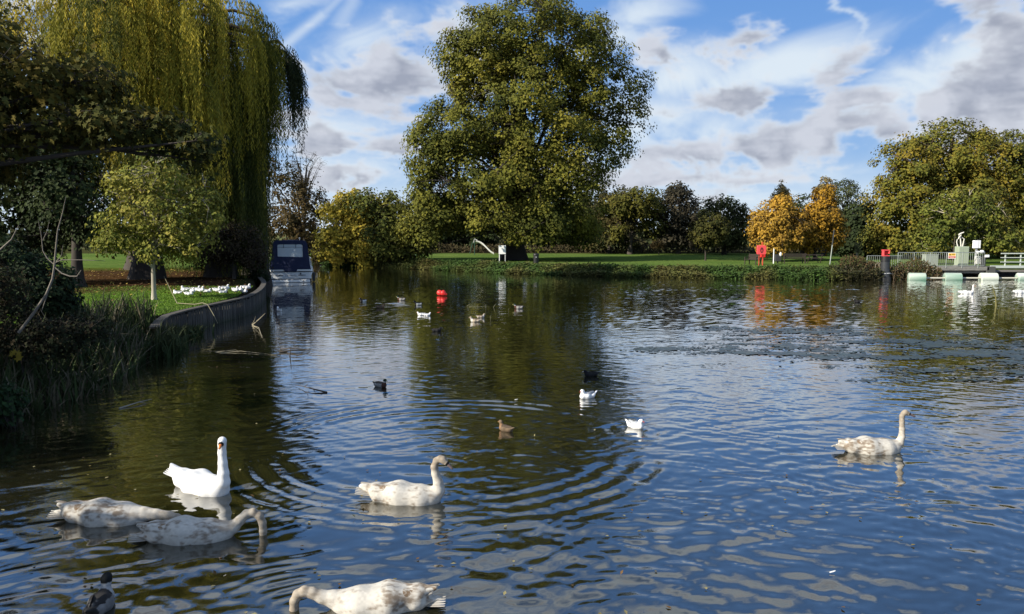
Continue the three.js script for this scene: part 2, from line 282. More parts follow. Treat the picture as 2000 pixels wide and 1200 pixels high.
function buildWater() {
  const mb = new MB(), white = [1, 1, 1];
  const sheet = (xs, zs, f) => {
    const w = xs.length, first = mb.p.length / 3;
    for (const z of zs) for (const x of xs) { const y = f(x, z); mb.v(x, y, z, white); mb.u.push(x / 9, z / 9); const e = .03, q = f === flat ? [0, 0] : [(waterY(x + e, z) - waterY(x - e, z)) / (2 * e), (waterY(x, z + e) - waterY(x, z - e)) / (2 * e)], l = Math.hypot(q[0], 1, q[1]); mb.n.push(-q[0] / l, 1 / l, -q[1] / l); }
    for (let j = 0; j < zs.length - 1; j++) for (let i = 0; i < w - 1; i++) { const a = first + j * w + i; mb.i.push(a, a + w, a + 1, a + 1, a + w, a + w + 1); }
  };
  const span = (a, b, s) => { const n = Math.round((b - a) / s); return [...Array(n + 1)].map((_, i) => a + (b - a) * i / n); }, flat = () => -.006;
  sheet(span(-13, 21, .075), span(-27, -3.5, .05), waterY);
  sheet(span(-26, 44, .2), span(-96, -26.8, .2), (x, z) => waterY(x, z) - .004);
  sheet([21, 30, 44], [-27, -15, -3.5], flat); sheet([44, 70, 95], [-96, -60, -27, -3.5], flat); sheet([-26, -19, -13], [-27, -15, -3.5], flat); sheet([-26, -10, 10, 44, 95], [-3.5, 10, 30], flat);
  const m = struct('water', mb.geo(), waterMat, 'dark rippled river water reflecting trees and sky');
  return m;
}

/* ---------- trees ---------- */
const BARK = { grey: [.12, .105, .085], pale: [.34, .30, .24], dark: [.04, .032, .026], brown: [.085, .06, .042] };
function rdir(r) { const y = r() * 2 - 1, a = r() * 2 * Math.PI, s = Math.sqrt(1 - y * y); return [s * Math.cos(a), y, s * Math.sin(a)]; }
const nrm = (v) => { const l = Math.hypot(...v) || 1; return [v[0] / l, v[1] / l, v[2] / l]; };
// o: base, h (trunk height to the first limbs), r (trunk radius), lobes [[x,y,z,rx,ry,rz,weight]] from the base, clumps, per, leaf, spread, colors, bark, seed
function growTree(name, label, category, o, group) {
  const r = rng(o.seed), t = thing(name, label, category, o.base, 0, group), wood = new MB(), crown = new MB(), bark = o.bark ?? BARK.grey;
  const barkAt = (p) => { const k = .75 + .5 * (fbm(p[0] * 2, p[1] * 1.2, p[2] * 2, 3) + .5); return [bark[0] * k, bark[1] * k, bark[2] * k]; };
  const lean = o.lean ?? [0, 0], H = o.h, R = o.r;
  // trunk with a flared foot
  const tp = [], tr = [], top = o.top ?? H * 1.9;
  for (let k = 0; k <= 9; k++) { const q = k / 9; tp.push([lean[0] * q + .12 * R * Math.sin(q * 7 + o.seed), -.15 + q * (top + .15), lean[1] * q + .12 * R * Math.cos(q * 5 + o.seed)]); tr.push(R * (1 - .72 * q + (o.flare ?? .5) * Math.exp(-q * top / (R * 1.3)))); }
  wood.tube(tp, tr, 10, (q) => barkAt([q * 9 * R, q * top, o.seed]));
  const trunkAt = (y) => { const q = clamp(y / top); return [lean[0] * q, q * top, lean[1] * q]; };
  const area = o.lobes.map((l) => (l[3] * l[4] + l[4] * l[5] + l[3] * l[5]) * (l[6] ?? 1)), sum = area.reduce((a, b) => a + b);
  const limbs = [];
  o.lobes.forEach((l, i) => {                   // limbs reach into every lobe
    const n = Math.max(2, Math.round((o.limbs ?? 16) * area[i] / sum));
    for (let k = 0; k < n; k++) {
      const d = rdir(r), e = [l[0] + d[0] * l[3] * .72, l[1] + d[1] * l[4] * .72, l[2] + d[2] * l[5] * .72], s = trunkAt(Math.min(top * .95, H * (.75 + .9 * r()), Math.max(H * .6, e[1] * .8)));
      const m = [mix(s[0], e[0], .4) + (r() - .5) * .5, mix(s[1], e[1], .55) + (r() - .2) * .1 * Math.abs(e[1] - s[1]) + .4, mix(s[2], e[2], .4) + (r() - .5) * .5];
      const pts = [s, [mix(s[0], m[0], .5), mix(s[1], m[1], .45), mix(s[2], m[2], .5)], m, [mix(m[0], e[0], .5), mix(m[1], e[1], .55), mix(m[2], e[2], .5)], e], r0 = R * (.22 + .2 * r());
      wood.tube(pts, [r0, r0 * .8, r0 * .58, r0 * .36, r0 * .12], 5, barkAt(e)); limbs.push(pts);
    }
  });
  const clumps = [];
  for (let tries = 0; clumps.length < o.clumps && tries < o.clumps * 8; tries++) {
    let pick = r() * sum, i = 0; while (pick > area[i] && i < area.length - 1) pick -= area[i++];
    const l = o.lobes[i], d = rdir(r), f = Math.pow(r(), .3) * (.86 + .22 * r());
    const p = [l[0] + d[0] * l[3] * f, l[1] + d[1] * l[4] * f, l[2] + d[2] * l[5] * f];
    if (p[1] < (o.floor ?? .4)) continue;
    let deep = false; for (const q of o.lobes) if (q !== l && ((p[0] - q[0]) / q[3]) ** 2 + ((p[1] - q[1]) / q[4]) ** 2 + ((p[2] - q[2]) / q[5]) ** 2 < .4) { deep = true; break; }
    if (deep && r() > .25) continue;
    if (o.keep && !o.keep(p, r)) continue;
    clumps.push([p, nrm([d[0] / l[3], d[1] / l[4], d[2] / l[5]])]);
  }
  const size = o.leaf, sp = o.spread;
  for (const [p, out] of clumps) {
    const bestLimb = limbs[Math.floor(r() * limbs.length)]; let best = null, bd = 1e9;
    for (const L of limbs) for (const q of L) { const dd = (q[0] - p[0]) ** 2 + (q[1] - p[1]) ** 2 * 1.5 + (q[2] - p[2]) ** 2; if (dd < bd) { bd = dd; best = q; } }
    if (r() < (o.twigs ?? .7)) { const m = [(p[0] + best[0]) / 2 + (r() - .5) * .4, (p[1] + best[1]) / 2 + .2 * r(), (p[2] + best[2]) / 2 + (r() - .5) * .4], w = (o.twig ?? .02) + .006 * Math.sqrt(bd); wood.tube([best, m, p], [w, w * .7, w * .3], 4, barkAt(p)); }
    const tone = .5 + .75 * fbm((p[0] + o.seed) * .28, p[1] * .28, p[2] * .28, 3) + (r() - .5) * .45, s = sp * (.7 + .7 * r()), cnt = Math.round(o.per * (.5 + .5 * r() + .6 * r() * r()));
    for (let k = 0; k < cnt; k++) {
      const d = rdir(r), q = Math.pow(r(), .45) * s, b = [p[0] + d[0] * q, p[1] + d[1] * q * .72 - .1 * s, p[2] + d[2] * q];
      const n = nrm([out[0] * .7 + d[0] * .6 + (r() - .5) * .9, out[1] * .5 + .55 + (r() - .5) * .9, out[2] * .7 + d[2] * .6 + (r() - .5) * .9]);
      let dir = rdir(r); const q2 = dir[0] * n[0] + dir[1] * n[1] + dir[2] * n[2]; dir = nrm([dir[0] - q2 * n[0], dir[1] - q2 * n[1] - (o.droop ?? .3), dir[2] - q2 * n[2]]);
      const ct = clamp(tone + (r() - .5) * .55) * (o.colors.length - 1), ci = Math.min(o.colors.length - 2, Math.floor(ct)), kk = .78 + .44 * r(), c0 = mix3(o.colors[ci], o.colors[ci + 1], ct - ci), c = [c0[0] * kk, c0[1] * kk, c0[2] * kk], sz = size * (.65 + .7 * r());
      if (o.star) crown.lobed(b, dir, n, sz, c); else crown.leaf(b, dir, n, sz, sz * (o.wide ?? .75), c);
    }
  }
  part('trunk', wood.geo(), M.bark, t); part('crown', crown.geo(), o.mat ?? M.leaf, t);
  return t;
}
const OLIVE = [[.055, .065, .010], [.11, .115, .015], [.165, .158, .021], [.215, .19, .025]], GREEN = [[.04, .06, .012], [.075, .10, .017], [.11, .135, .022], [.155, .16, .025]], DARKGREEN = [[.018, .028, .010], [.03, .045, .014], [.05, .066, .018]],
  GOLD = [[.20, .12, .02], [.32, .19, .028], [.42, .26, .036], [.45, .255, .034]], RUST = [[.05, .042, .016], [.08, .058, .02], [.105, .068, .022]], YELLOW = [[.11, .11, .018], [.22, .19, .024], [.36, .285, .034], [.43, .32, .045]], PURPLE = [[.033, .032, .02], [.052, .046, .028], [.072, .06, .036]];

// lobes given in the photograph's pixels at a distance: px, py, half width, half height (pixels), depth offset, depth radius (metres)
function lobesAt(base, d, list) { return list.map(([px, py, hw, hh, dz = 0, rz, w]) => { const c = D(px, py, d - dz), k = (d - dz) / 1500; return [c[0] - base[0], c[1] - base[1], c[2] - base[2], hw * k, hh * k, rz ?? hw * k * .9, w]; }); }
const ground = (px, d) => { const p = D(px, 500, d); return [p[0], groundY(p[0], -d) - .02, -d]; };

// the great plane tree
{ const base = ground(1005, 78);
  growTree('plane_tree', 'huge spreading plane tree with yellow green leaves on the far lawn', 'tree', { base, h: 5, r: .85, flare: .9, top: 19, bark: BARK.dark, seed: 11, limbs: 46, clumps: 1300, per: 112, leaf: .26, spread: 1.15, wide: .8, floor: 2.0, colors: OLIVE, twigs: .5, keep: (p) => { const q = 1000 + (p[0] + base[0]) / 78 * 1500, v = 455 + (3.4 - p[1] - base[1]) / 78 * 1500; return !(q > 862 && q < 990 && v > 446) && !(v > 478) && !(q > 1080 && v > 470); },
    lobes: lobesAt(base, 78, [[1020, 70, 120, 95, 1, 7], [930, 120, 75, 70, 2, 5], [1110, 110, 110, 90, 0, 6, .9], [1180, 175, 85, 90, 0, 5, .62], [1030, 220, 170, 110, 1, 8], [1200, 240, 62, 80, 0, 4, .52], [900, 260, 90, 70, 3, 5], [850, 290, 68, 70, 3, 4], [1090, 300, 120, 90, 2, 6, 1], [960, 350, 150, 95, 3, 6], [850, 385, 70, 70, 4, 4], [1090, 400, 85, 70, 2, 6], [930, 440, 120, 52, 4, 4], [1040, 445, 70, 44, 5, 3], [840, 450, 66, 48, 5, 3], [1120, 440, 60, 60, -2, 5]]) }); }
// weeping willow
function willow(name, label, o) {
  const r = rng(o.seed), t = thing(name, label, 'tree', o.base), wood = new MB(), crown = new MB();
  wood.tube([[0, -.2, 0], [.1, 1.2, 0], [.3, 3.2, .2], [.2, 6, .1]], [1.15, .8, .66, .5], 10, BARK.dark);
  for (const [cx, cy, cz, rx, ry, rz, n, len, hi] of o.lobes) {
    for (let k = 0; k < n; k++) {
      const d = rdir(r), f = .55 + .5 * Math.sqrt(r()), e = [cx + d[0] * rx * f, cy + Math.abs(d[1]) * ry * f * (r() < .75 ? 1 : -.6), cz + d[2] * rz * f];
      if (k % 3 === 0) { const s = [.25, 4 + 2.5 * r(), .15], m = [mix(s[0], e[0], .45), Math.max(e[1], s[1]) + .3, mix(s[2], e[2], .45)], w = .1 + .12 * r(); wood.tube([s, [mix(s[0], m[0], .6), mix(s[1], m[1], .7), mix(s[2], m[2], .6)], m, [mix(m[0], e[0], .6), mix(m[1], e[1], .5) + .3, mix(m[2], e[2], .6)], e], [w * 1.6, w * 1.2, w, w * .6, w * .2], 5, BARK.brown); }
      const tone = clamp(.5 + .8 * fbm(e[0] * .25 + o.seed, e[1] * .2, e[2] * .25, 2) + (r() - .5) * .95), L = len * (.3 + .85 * r()), out = nrm([d[0], 0, d[2]]), ns = 8 + Math.floor(r() * 9);
      for (let s = 0; s < ns; s++) {
        const b = [e[0] + (r() - .5) * .62, e[1] + (r() - .3) * .5, e[2] + (r() - .5) * .62], ll = Math.min(L * (.45 + .6 * r()), b[1] + o.base[1] - hi * (.6 + .8 * r())), ou = .3 + .5 * r(), ph = r() * 7, step = .115;
        for (let q = 0; q < ll; q += step * (.7 + .6 * r())) {
          const k2 = 1 - Math.exp(-q * 1.4), x = b[0] + out[0] * ou * k2 + .07 * Math.sin(q * 1.3 + ph), z = b[2] + out[2] * ou * k2 + .07 * Math.cos(q * 1.1 + ph), y = b[1] - q + .35 * k2 * (1 - q / (ll + .1)), a = r() * 2 * Math.PI;
          const dir = nrm([Math.cos(a) * .5, -1, Math.sin(a) * .5]), n = nrm([Math.sin(a) + out[0] * .4, .35, -Math.cos(a) + out[2] * .4]), ct = clamp(tone + (r() - .5) * .4) * (o.colors.length - 1), ci = Math.min(o.colors.length - 2, Math.floor(ct)), kk = .8 + .4 * r(), c = mix3(o.colors[ci], o.colors[ci + 1], ct - ci).map((v) => v * kk);
          crown.leaf([x, y, z], dir, n, .17 + .12 * r(), .052, c, .1);
        }
      }
    }
  }
  part('trunk', wood.geo(), M.bark, t); part('crown', crown.geo(), M.willowLeaf, t);
}
const WILLOW = [[.07, .08, .012], [.19, .18, .02], [.36, .30, .034], [.52, .41, .05]];
{ const base = ground(285, 45), L = (px, py, hw, hh, dz, rz, n, len, hi = .6) => { const [l] = lobesAt(base, 45, [[px, py, hw, hh, dz, rz]]); return [...l.slice(0, 6), n, len, hi]; };
  willow('weeping_willow', 'tall weeping willow with golden hanging branches on the left bank', { base, seed: 21, colors: WILLOW, lobes: [L(330, 60, 170, 110, 0, 6, 115, 7), L(240, 60, 120, 90, 4, 4, 60, 7), L(420, 80, 90, 80, 1, 5, 60, 8), L(140, 40, 90, 70, 0, 5, 36, 6), L(320, 190, 130, 80, 3, 4, 55, 6), L(420, 190, 60, 60, 2, 4, 36, 6), L(250, 240, 120, 80, 2, 4, 34, 7)] });
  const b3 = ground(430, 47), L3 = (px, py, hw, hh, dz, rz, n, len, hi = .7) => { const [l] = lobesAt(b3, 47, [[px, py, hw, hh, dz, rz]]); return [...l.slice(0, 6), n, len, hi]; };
  willow('weeping_willow', 'green weeping willow, leaf colours darkened for shade, with strands down to the grass right of the young tree', { base: b3, seed: 23, colors: [[.035, .048, .012], [.075, .09, .018], [.13, .135, .026]], lobes: [L3(440, 250, 55, 80, 0, 3, 44, 8), L3(445, 330, 45, 80, 0, 2.5, 44, 8, .9), L3(380, 340, 80, 60, -2, 3, 34, 7, .8), L3(474, 370, 18, 60, 0, 1.6, 26, 8, .9)] });  // greener than the golden willow; its shade is also put into the leaf palette
  const b2 = ground(497, 49.5), L2 = (px, py, hw, hh, dz, rz, n, len, hi = 1) => { const [l] = lobesAt(b2, 49.5, [[px, py, hw, hh, dz, rz]]); return [...l.slice(0, 6), n, len, hi]; };
  willow('weeping_willow', 'dark narrow weeping willow hanging over the moored boat', { base: b2, seed: 22, colors: [[.02, .028, .01], [.04, .05, .014], [.065, .07, .016]], lobes: [L2(545, 128, 30, 34, 0, 1.2, 30, 5.2, 7.2), L2(566, 128, 12, 20, 0, .6, 7, 3, 8), L2(476, 230, 24, 100, 0, 1.8, 56, 8.5), L2(478, 350, 16, 90, -1, 1.6, 44, 8)] }); }
/* left bank trees */
{ const base = ground(297, 30.6); base[1] = .72;
  growTree('young_tree', 'small young tree with yellow green leaves and pale slim trunk on the left lawn', 'tree', { base, h: 1.6, r: .1, flare: .35, top: 4.2, bark: BARK.pale, seed: 31, limbs: 22, clumps: 330, per: 34, leaf: .15, spread: .42, wide: .6, floor: 1.35, colors: [[.07, .095, .016], [.14, .155, .024], [.24, .23, .04], [.35, .30, .06]], twig: .008,
    lobes: lobesAt(base, 30.6, [[300, 400, 95, 85, 0, 1.8], [250, 430, 62, 55, .4, 1.2], [370, 430, 66, 65, 0, 1.3], [310, 335, 85, 45, 0, 1.4], [230, 470, 40, 28, .2, .8], [400, 400, 34, 50, 0, .8], [340, 480, 80, 34, .2, 1.2]]) }); }
{ const base = [-11.6, .55, -12.2];
  growTree('maple_tree', 'dark maple reaching in from the left edge with a long low branch over the bank', 'tree', { base, h: 2.2, r: .26, top: 7.5, bark: BARK.dark, seed: 32, limbs: 30, clumps: 480, per: 30, leaf: .088, spread: .34, star: true, floor: 1.8, droop: .7, mat: M.dry, colors: [[.015, .022, .007], [.034, .042, .009], [.06, .058, .011], [.10, .075, .012]], twig: .007,
    lobes: lobesAt(base, 13, [[60, 150, 150, 70, 0, 1.6, 1.6], [180, 150, 55, 40, 0, .7, 1.2], [40, 230, 190, 40, .4, 1.2, 1.4], [250, 245, 110, 32, .3, .8, 1.5], [370, 285, 60, 32, .2, .5, 1.6], [-120, 80, 160, 120, 0, 2.4], [310, 250, 50, 26, .2, .5, 1.6], [-60, 300, 110, 70, .5, 1.4]]) });
  const t = scene.children[scene.children.length - 1], w = new MB(), P = (px, py, d = 12.9) => { const q = D(px, py, d); return [q[0] - base[0], q[1] - base[1], q[2] - base[2]]; };
  w.tube([[-.05, 2.6, 0], P(-60, 272), P(60, 280), P(190, 284), P(270, 300), P(330, 305), P(400, 318)], [.11, .085, .07, .05, .034, .02, .008], 6, BARK.dark); w.tube([P(-30, 275), P(60, 268), P(110, 240), P(170, 215)], [.05, .035, .025, .01], 5, BARK.dark); w.tube([P(180, 284), P(220, 260), P(280, 240)], [.03, .02, .008], 5, BARK.dark);
  part('branch', w.geo(), M.bark, t); }
// trees that stand in the shade behind
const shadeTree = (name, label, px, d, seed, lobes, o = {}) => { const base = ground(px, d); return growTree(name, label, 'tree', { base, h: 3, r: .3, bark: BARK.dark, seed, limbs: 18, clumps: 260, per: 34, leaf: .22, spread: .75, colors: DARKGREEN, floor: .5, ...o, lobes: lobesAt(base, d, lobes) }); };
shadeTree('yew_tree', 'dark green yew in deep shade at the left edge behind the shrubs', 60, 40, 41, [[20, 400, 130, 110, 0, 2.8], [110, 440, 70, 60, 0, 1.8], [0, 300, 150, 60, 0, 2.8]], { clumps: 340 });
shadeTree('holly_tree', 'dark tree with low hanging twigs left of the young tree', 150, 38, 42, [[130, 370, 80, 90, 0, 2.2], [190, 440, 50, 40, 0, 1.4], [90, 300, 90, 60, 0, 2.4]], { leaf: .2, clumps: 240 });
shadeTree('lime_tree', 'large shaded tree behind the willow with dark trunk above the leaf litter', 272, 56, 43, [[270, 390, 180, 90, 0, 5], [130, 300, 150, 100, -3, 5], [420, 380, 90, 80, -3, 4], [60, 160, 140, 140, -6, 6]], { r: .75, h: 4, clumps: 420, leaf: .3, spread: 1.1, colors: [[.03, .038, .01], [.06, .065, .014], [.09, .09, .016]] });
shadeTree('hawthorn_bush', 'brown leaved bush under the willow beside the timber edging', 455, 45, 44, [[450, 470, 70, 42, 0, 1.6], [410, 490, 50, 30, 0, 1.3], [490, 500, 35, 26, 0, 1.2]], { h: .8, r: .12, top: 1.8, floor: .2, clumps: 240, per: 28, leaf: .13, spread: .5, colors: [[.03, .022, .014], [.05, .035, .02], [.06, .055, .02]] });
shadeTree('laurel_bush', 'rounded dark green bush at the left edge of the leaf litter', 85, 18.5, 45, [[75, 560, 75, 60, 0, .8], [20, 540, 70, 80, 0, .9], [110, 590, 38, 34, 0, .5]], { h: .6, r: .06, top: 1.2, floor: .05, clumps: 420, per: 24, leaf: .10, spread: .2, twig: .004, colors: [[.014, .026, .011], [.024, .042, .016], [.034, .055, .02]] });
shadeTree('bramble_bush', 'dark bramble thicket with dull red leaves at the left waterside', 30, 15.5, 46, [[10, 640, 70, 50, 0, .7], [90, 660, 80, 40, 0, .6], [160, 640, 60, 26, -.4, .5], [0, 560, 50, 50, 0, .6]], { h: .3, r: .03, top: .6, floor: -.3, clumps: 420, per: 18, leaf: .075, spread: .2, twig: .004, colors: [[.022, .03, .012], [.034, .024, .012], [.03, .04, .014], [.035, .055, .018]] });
shadeTree('waterside_bush', 'low green leafy bush at the lower left edge by the water', 8, 13.2, 47, [[0, 790, 38, 42, 0, .4], [-40, 800, 60, 50, 0, .5]], { h: .2, r: .02, top: .4, floor: -1, clumps: 130, per: 22, leaf: .085, spread: .13, twig: .003, colors: [[.02, .045, .016], [.035, .075, .022], [.05, .095, .03]] });
// big trees standing on the bank beside the camera, out of the frame; they shade the near left bank and water
const sideTree = (label, x, z, seed, lobes, clumps = 420) => growTree('bank_tree', label, 'tree', { base: [x, .6, z], h: 2.2, r: .3, top: lobes[0][1] + .5, bark: BARK.brown, seed, limbs: 14, clumps, per: 34, leaf: .3, spread: .8, colors: OLIVE, lobes });
sideTree('low spreading tree on the left bank beside the viewer', -13.0, -3.15, 51, [[0, 3.5, 0, 1.65, 1.8, 1.55]], 190);
sideTree('broad tree on the left bank farther from the water', -20.7, -7.1, 52, [[0, 4.8, 0, 3.8, 4.2, 3.8]]);
sideTree('thick tree on the left bank out of view behind the maple', -24.3, -13.7, 54, [[0, 4.8, 0, 3.4, 4.2, 3.4]]);
sideTree('round tree on the left bank out of view beside the yew', -38.8, -32.6, 55, [[0, 4.6, 0, 3.8, 4, 3.8]], 300);
// bare sapling with pale curved stems
{ const b = D(38, 645, 14.6), t = thing('bare_sapling', 'bare sapling with pale curved stems leaning over the dark bank', 'sapling', b), w = new MB(), P = (px, py, d = 14.6) => { const q = D(px, py, d); return [q[0] - b[0], q[1] - b[1], q[2] - b[2]]; }, c = [.18, .16, .135];
  w.tube([P(36, 650), P(65, 612), P(90, 575), P(102, 545), P(106, 518), P(108, 490), P(112, 450), P(122, 415), P(128, 385)], [.028, .026, .022, .02, .018, .014, .011, .008, .004], 6, c);
  const tw = { tube(...q) { const m = new MB(); m.tube(...q); part('twig', m.geo(), M.bark, t); } };
  tw.tube([P(104, 520), P(120, 534), P(136, 540), P(150, 540), P(158, 528)], [.013, .013, .012, .01, .006], 5, c); tw.tube([P(106, 514), P(120, 508), P(160, 508), P(205, 510)], [.01, .009, .007, .004], 5, c); tw.tube([P(104, 516), P(92, 505), P(83, 490), P(80, 460), P(74, 430)], [.012, .011, .009, .007, .003], 5, c); tw.tube([P(83, 470), P(92, 450), P(96, 430)], [.006, .005, .002], 5, c); tw.tube([P(106, 516), P(120, 498), P(122, 480)], [.008, .006, .003], 5, c); tw.tube([P(92, 575), P(80, 610)], [.01, .005], 5, c);
  part('stem', w.geo(), M.bark, t);
  const w2 = new MB(); w2.tube([P(-20, 505), P(0, 488), P(22, 468), P(36, 440)], [.02, .018, .014, .006], 5, c); const t2 = thing('bare_branch', 'pale bare branch slanting in from the left edge in front of the yew', 'branch', b); part('stem', w2.geo(), M.bark, t2); }
// maple sprig with yellow leaves low on the left bank
{ const b = D(30, 690, 13.6), t = thing('yellow_leaved_sprig', 'small sprig of yellow leaves low on the dark left bank', 'plant', b), mb = new MB(), st = new MB(); st.tube([[0, .25, 0], [.03, .08, 0], [.05, -.08, .02]], [.004, .004, .002], 4, [.1, .08, .03]);
  for (const [x, y, d] of [[0, .05, [-.4, -.5, .2]], [.03, .03, [.5, -.6, .2]], [.06, -.03, [.3, -.9, .1]], [.04, -.06, [-.2, -1, .2]], [-.03, 0, [-.7, -.4, .1]]]) mb.lobed([x, y, 0], nrm(d), nrm([.1, .4, .9]), .11, [.20, .15, .02]);
  part('stem', st.geo(), M.bark, t); part('leaf', mb.geo(), M.leaf, t); }
// reed bed on the near left bank
{ const r = rng(61), mb = new MB();
  for (let k = 0; k < 2500; k++) {
    const z = -13.2 - 10.5 * r(), shore = mix(-9.3, -11.0, sstep(-16, -24, z)), x = shore - 1.9 + 2.6 * Math.pow(r(), .8) - .25, a = r() * 2 * Math.PI, y = Math.max(-.1, groundY(x, z)) - .1, dry = r() < .3, k2 = .6 + .8 * r();
    const h = (.5 + .85 * r()) * (z < -17 && x < -9.6 ? 1.0 : .75), c = dry ? [.10 * k2, .085 * k2, .05 * k2] : [.025 * k2, .045 * k2, .014 * k2];
    mb.blade([x, y, z], Math.cos(a), Math.sin(a), h, .03 + .04 * r(), .25 + 1.3 * r() * r(), c, dry ? [.15, .13, .09] : mix3(c, [.07, .08, .03], .6));
  }
  for (let k = 0; k < 560; k++) { const z = -20.5 - 5.4 * r(), x = mix(-9.9, -11.0, sstep(-20.5, -24.5, z)) + .1 + .75 * r() * r(), a = r() * 7, k2 = .6 + .8 * r(); mb.blade([x, -.1, z], Math.cos(a), Math.sin(a), .5 + .85 * r() * sstep(-27, -20, z), .035 + .03 * r(), .3 + 1.2 * r() * r(), [.025 * k2, .045 * k2, .014 * k2], [.06, .07, .03]); }
  stuff('reed_bed', mb.geo(), M.dry, 'dark bed of long leaved reeds on the near left bank', 'reeds');
  const tall = new MB(); for (let k = 0; k < 26; k++) { const p = D(215 + 75 * r(), 640, 20 + 2.5 * r()); tall.blade([p[0], .1, p[2]], r() - .5, r() - .5, 1.1 + .75 * r(), .035, .12 + .5 * r() * r(), [.02, .035, .012], [.03, .05, .016]); }
  const t = thing('bulrush_clump', 'tall upright dark rush leaves standing against the sunlit lawn', 'rushes', [0, 0, 0]); part('leaf', tall.geo(), M.dry, t); }
// grass and fallen leaves on the left lawn
{ const r = rng(62), mb = new MB(), lv = new MB();
  for (let k = 0; k < 26000; k++) { const z = -23 - 16 * r(), x = -11.2 - 14 * r() * r() - .3, d = shoreDist(x, z); if (d < .3) continue; const a = r() * 7, k2 = .7 + .6 * r(); mb.blade([x, groundY(x, z) - .01, z], Math.cos(a), Math.sin(a), .04 + .05 * r(), .03, .6, [.105 * k2, .19 * k2, .024], [.14 * k2, .235 * k2, .03]); }
  stuff('lawn_grass', mb.geo(), M.leaf, 'short green grass of the sunlit left lawn', 'grass');
  for (let k = 0; k < 2600; k++) { const z = -26 - 30 * r(), x = -12 - 24 * r(), d = shoreDist(x, z); if (d < .5) continue; if (z > -33 && r() < .7) continue; lv.leaf([x, groundY(x, z) + .03, z], nrm([r() - .5, .1, r() - .5]), nrm([r() - .5, 1.6, r() - .5]), .10 + .07 * r(), .09, r() < .35 ? [.36, .26, .06] : [.14, .08, .035], .1); }
  stuff('fallen_leaves', lv.geo(), M.dry, 'brown and yellow fallen leaves scattered under the left trees', 'leaves'); }

shadeTree('bramble_bush', 'low dark bramble heap at the far end of the timber wall by the boat', 508, 46.5, 48, [[508, 540, 17, 16, 0, .7], [500, 528, 16, 14, -.6, .7]], { h: .3, r: .03, top: .6, floor: .05, clumps: 120, per: 20, leaf: .1, spread: .25, twig: .006 });
/* timber retaining wall along the left lawn */
{ const t = thing('timber_retaining_wall', 'curved retaining wall of upright dark timber planks along the left lawn', 'retaining wall'), r = rng(63);
  const path = new THREE.CatmullRomCurve3([[-10.1, -21.4], [-11.15, -24.5], [-11.25, -28], [-11.15, -32], [-13.0, -40], [-15.7, -47.5], [-18.4, -56], [-20.6, -63]].map(([x, z]) => new THREE.Vector3(x + .1, 0, z))), len = path.getLength(), n = Math.floor(len / .2);
  const geos = [0, 1, 2, 3].map((k) => { const g = bx(.166, 1.3, .06, 0, .06, 0, .012); g.translate(0, [0, .02, -.03, .01][k], 0); const uv = g.attributes.uv; for (let i = 0; i < uv.count; i++) uv.setXY(i, uv.getX(i) * .25 + k * .21, uv.getY(i)); return g; });
  for (let i = 0; i < n; i++) { const u = (i + .5) / n, p = path.getPointAt(u), d = path.getTangentAt(u), m = part('plank', geos[Math.floor(r() * 4)], [M.plank, M.plank, M.plankB, M.plankC][Math.floor(r() * 4)], t); m.position.set(p.x + .02 * (r() - .5), .01 * (r() - .5), p.z); m.rotation.y = Math.atan2(-d.z, d.x) + .05 * (r() - .5); m.rotation.z = .03 * (r() - .5); m.position.y -= .05 * r(); }
  const K = 26; for (let i = 0; i < K; i++) { const a = path.getPointAt(i / K), b = path.getPointAt((i + 1) / K), m = part('cap_board', bx(a.distanceTo(b) - .012, .055, .26, 0, 0, 0, .01), M.cap, t); m.position.set((a.x + b.x) / 2 - .06, .745 + .004 * (r() - .5), (a.z + b.z) / 2); m.rotation.y = Math.atan2(-(b.z - a.z), b.x - a.x); } }
{ const w = new MB(), P = (px, py, d) => D(px, py, d); w.tube([P(320, 540, 31), P(345, 582, 28.4), P(380, 594, 27.9), P(395, 592, 27.6), P(405, 595, 27.4), P(415, 612, 27.2), P(425, 632, 27.0)].map((p, i) => i === 1 || i === 2 ? [p[0], .80, p[2]] : p), [.01, .016, .018, .018, .016, .014, .008], 5, [.2, .18, .11]);
  tag(part('dead_stem', w.geo(), M.bark), 'pale dead stem bent over the timber wall into the water', 'stem'); }

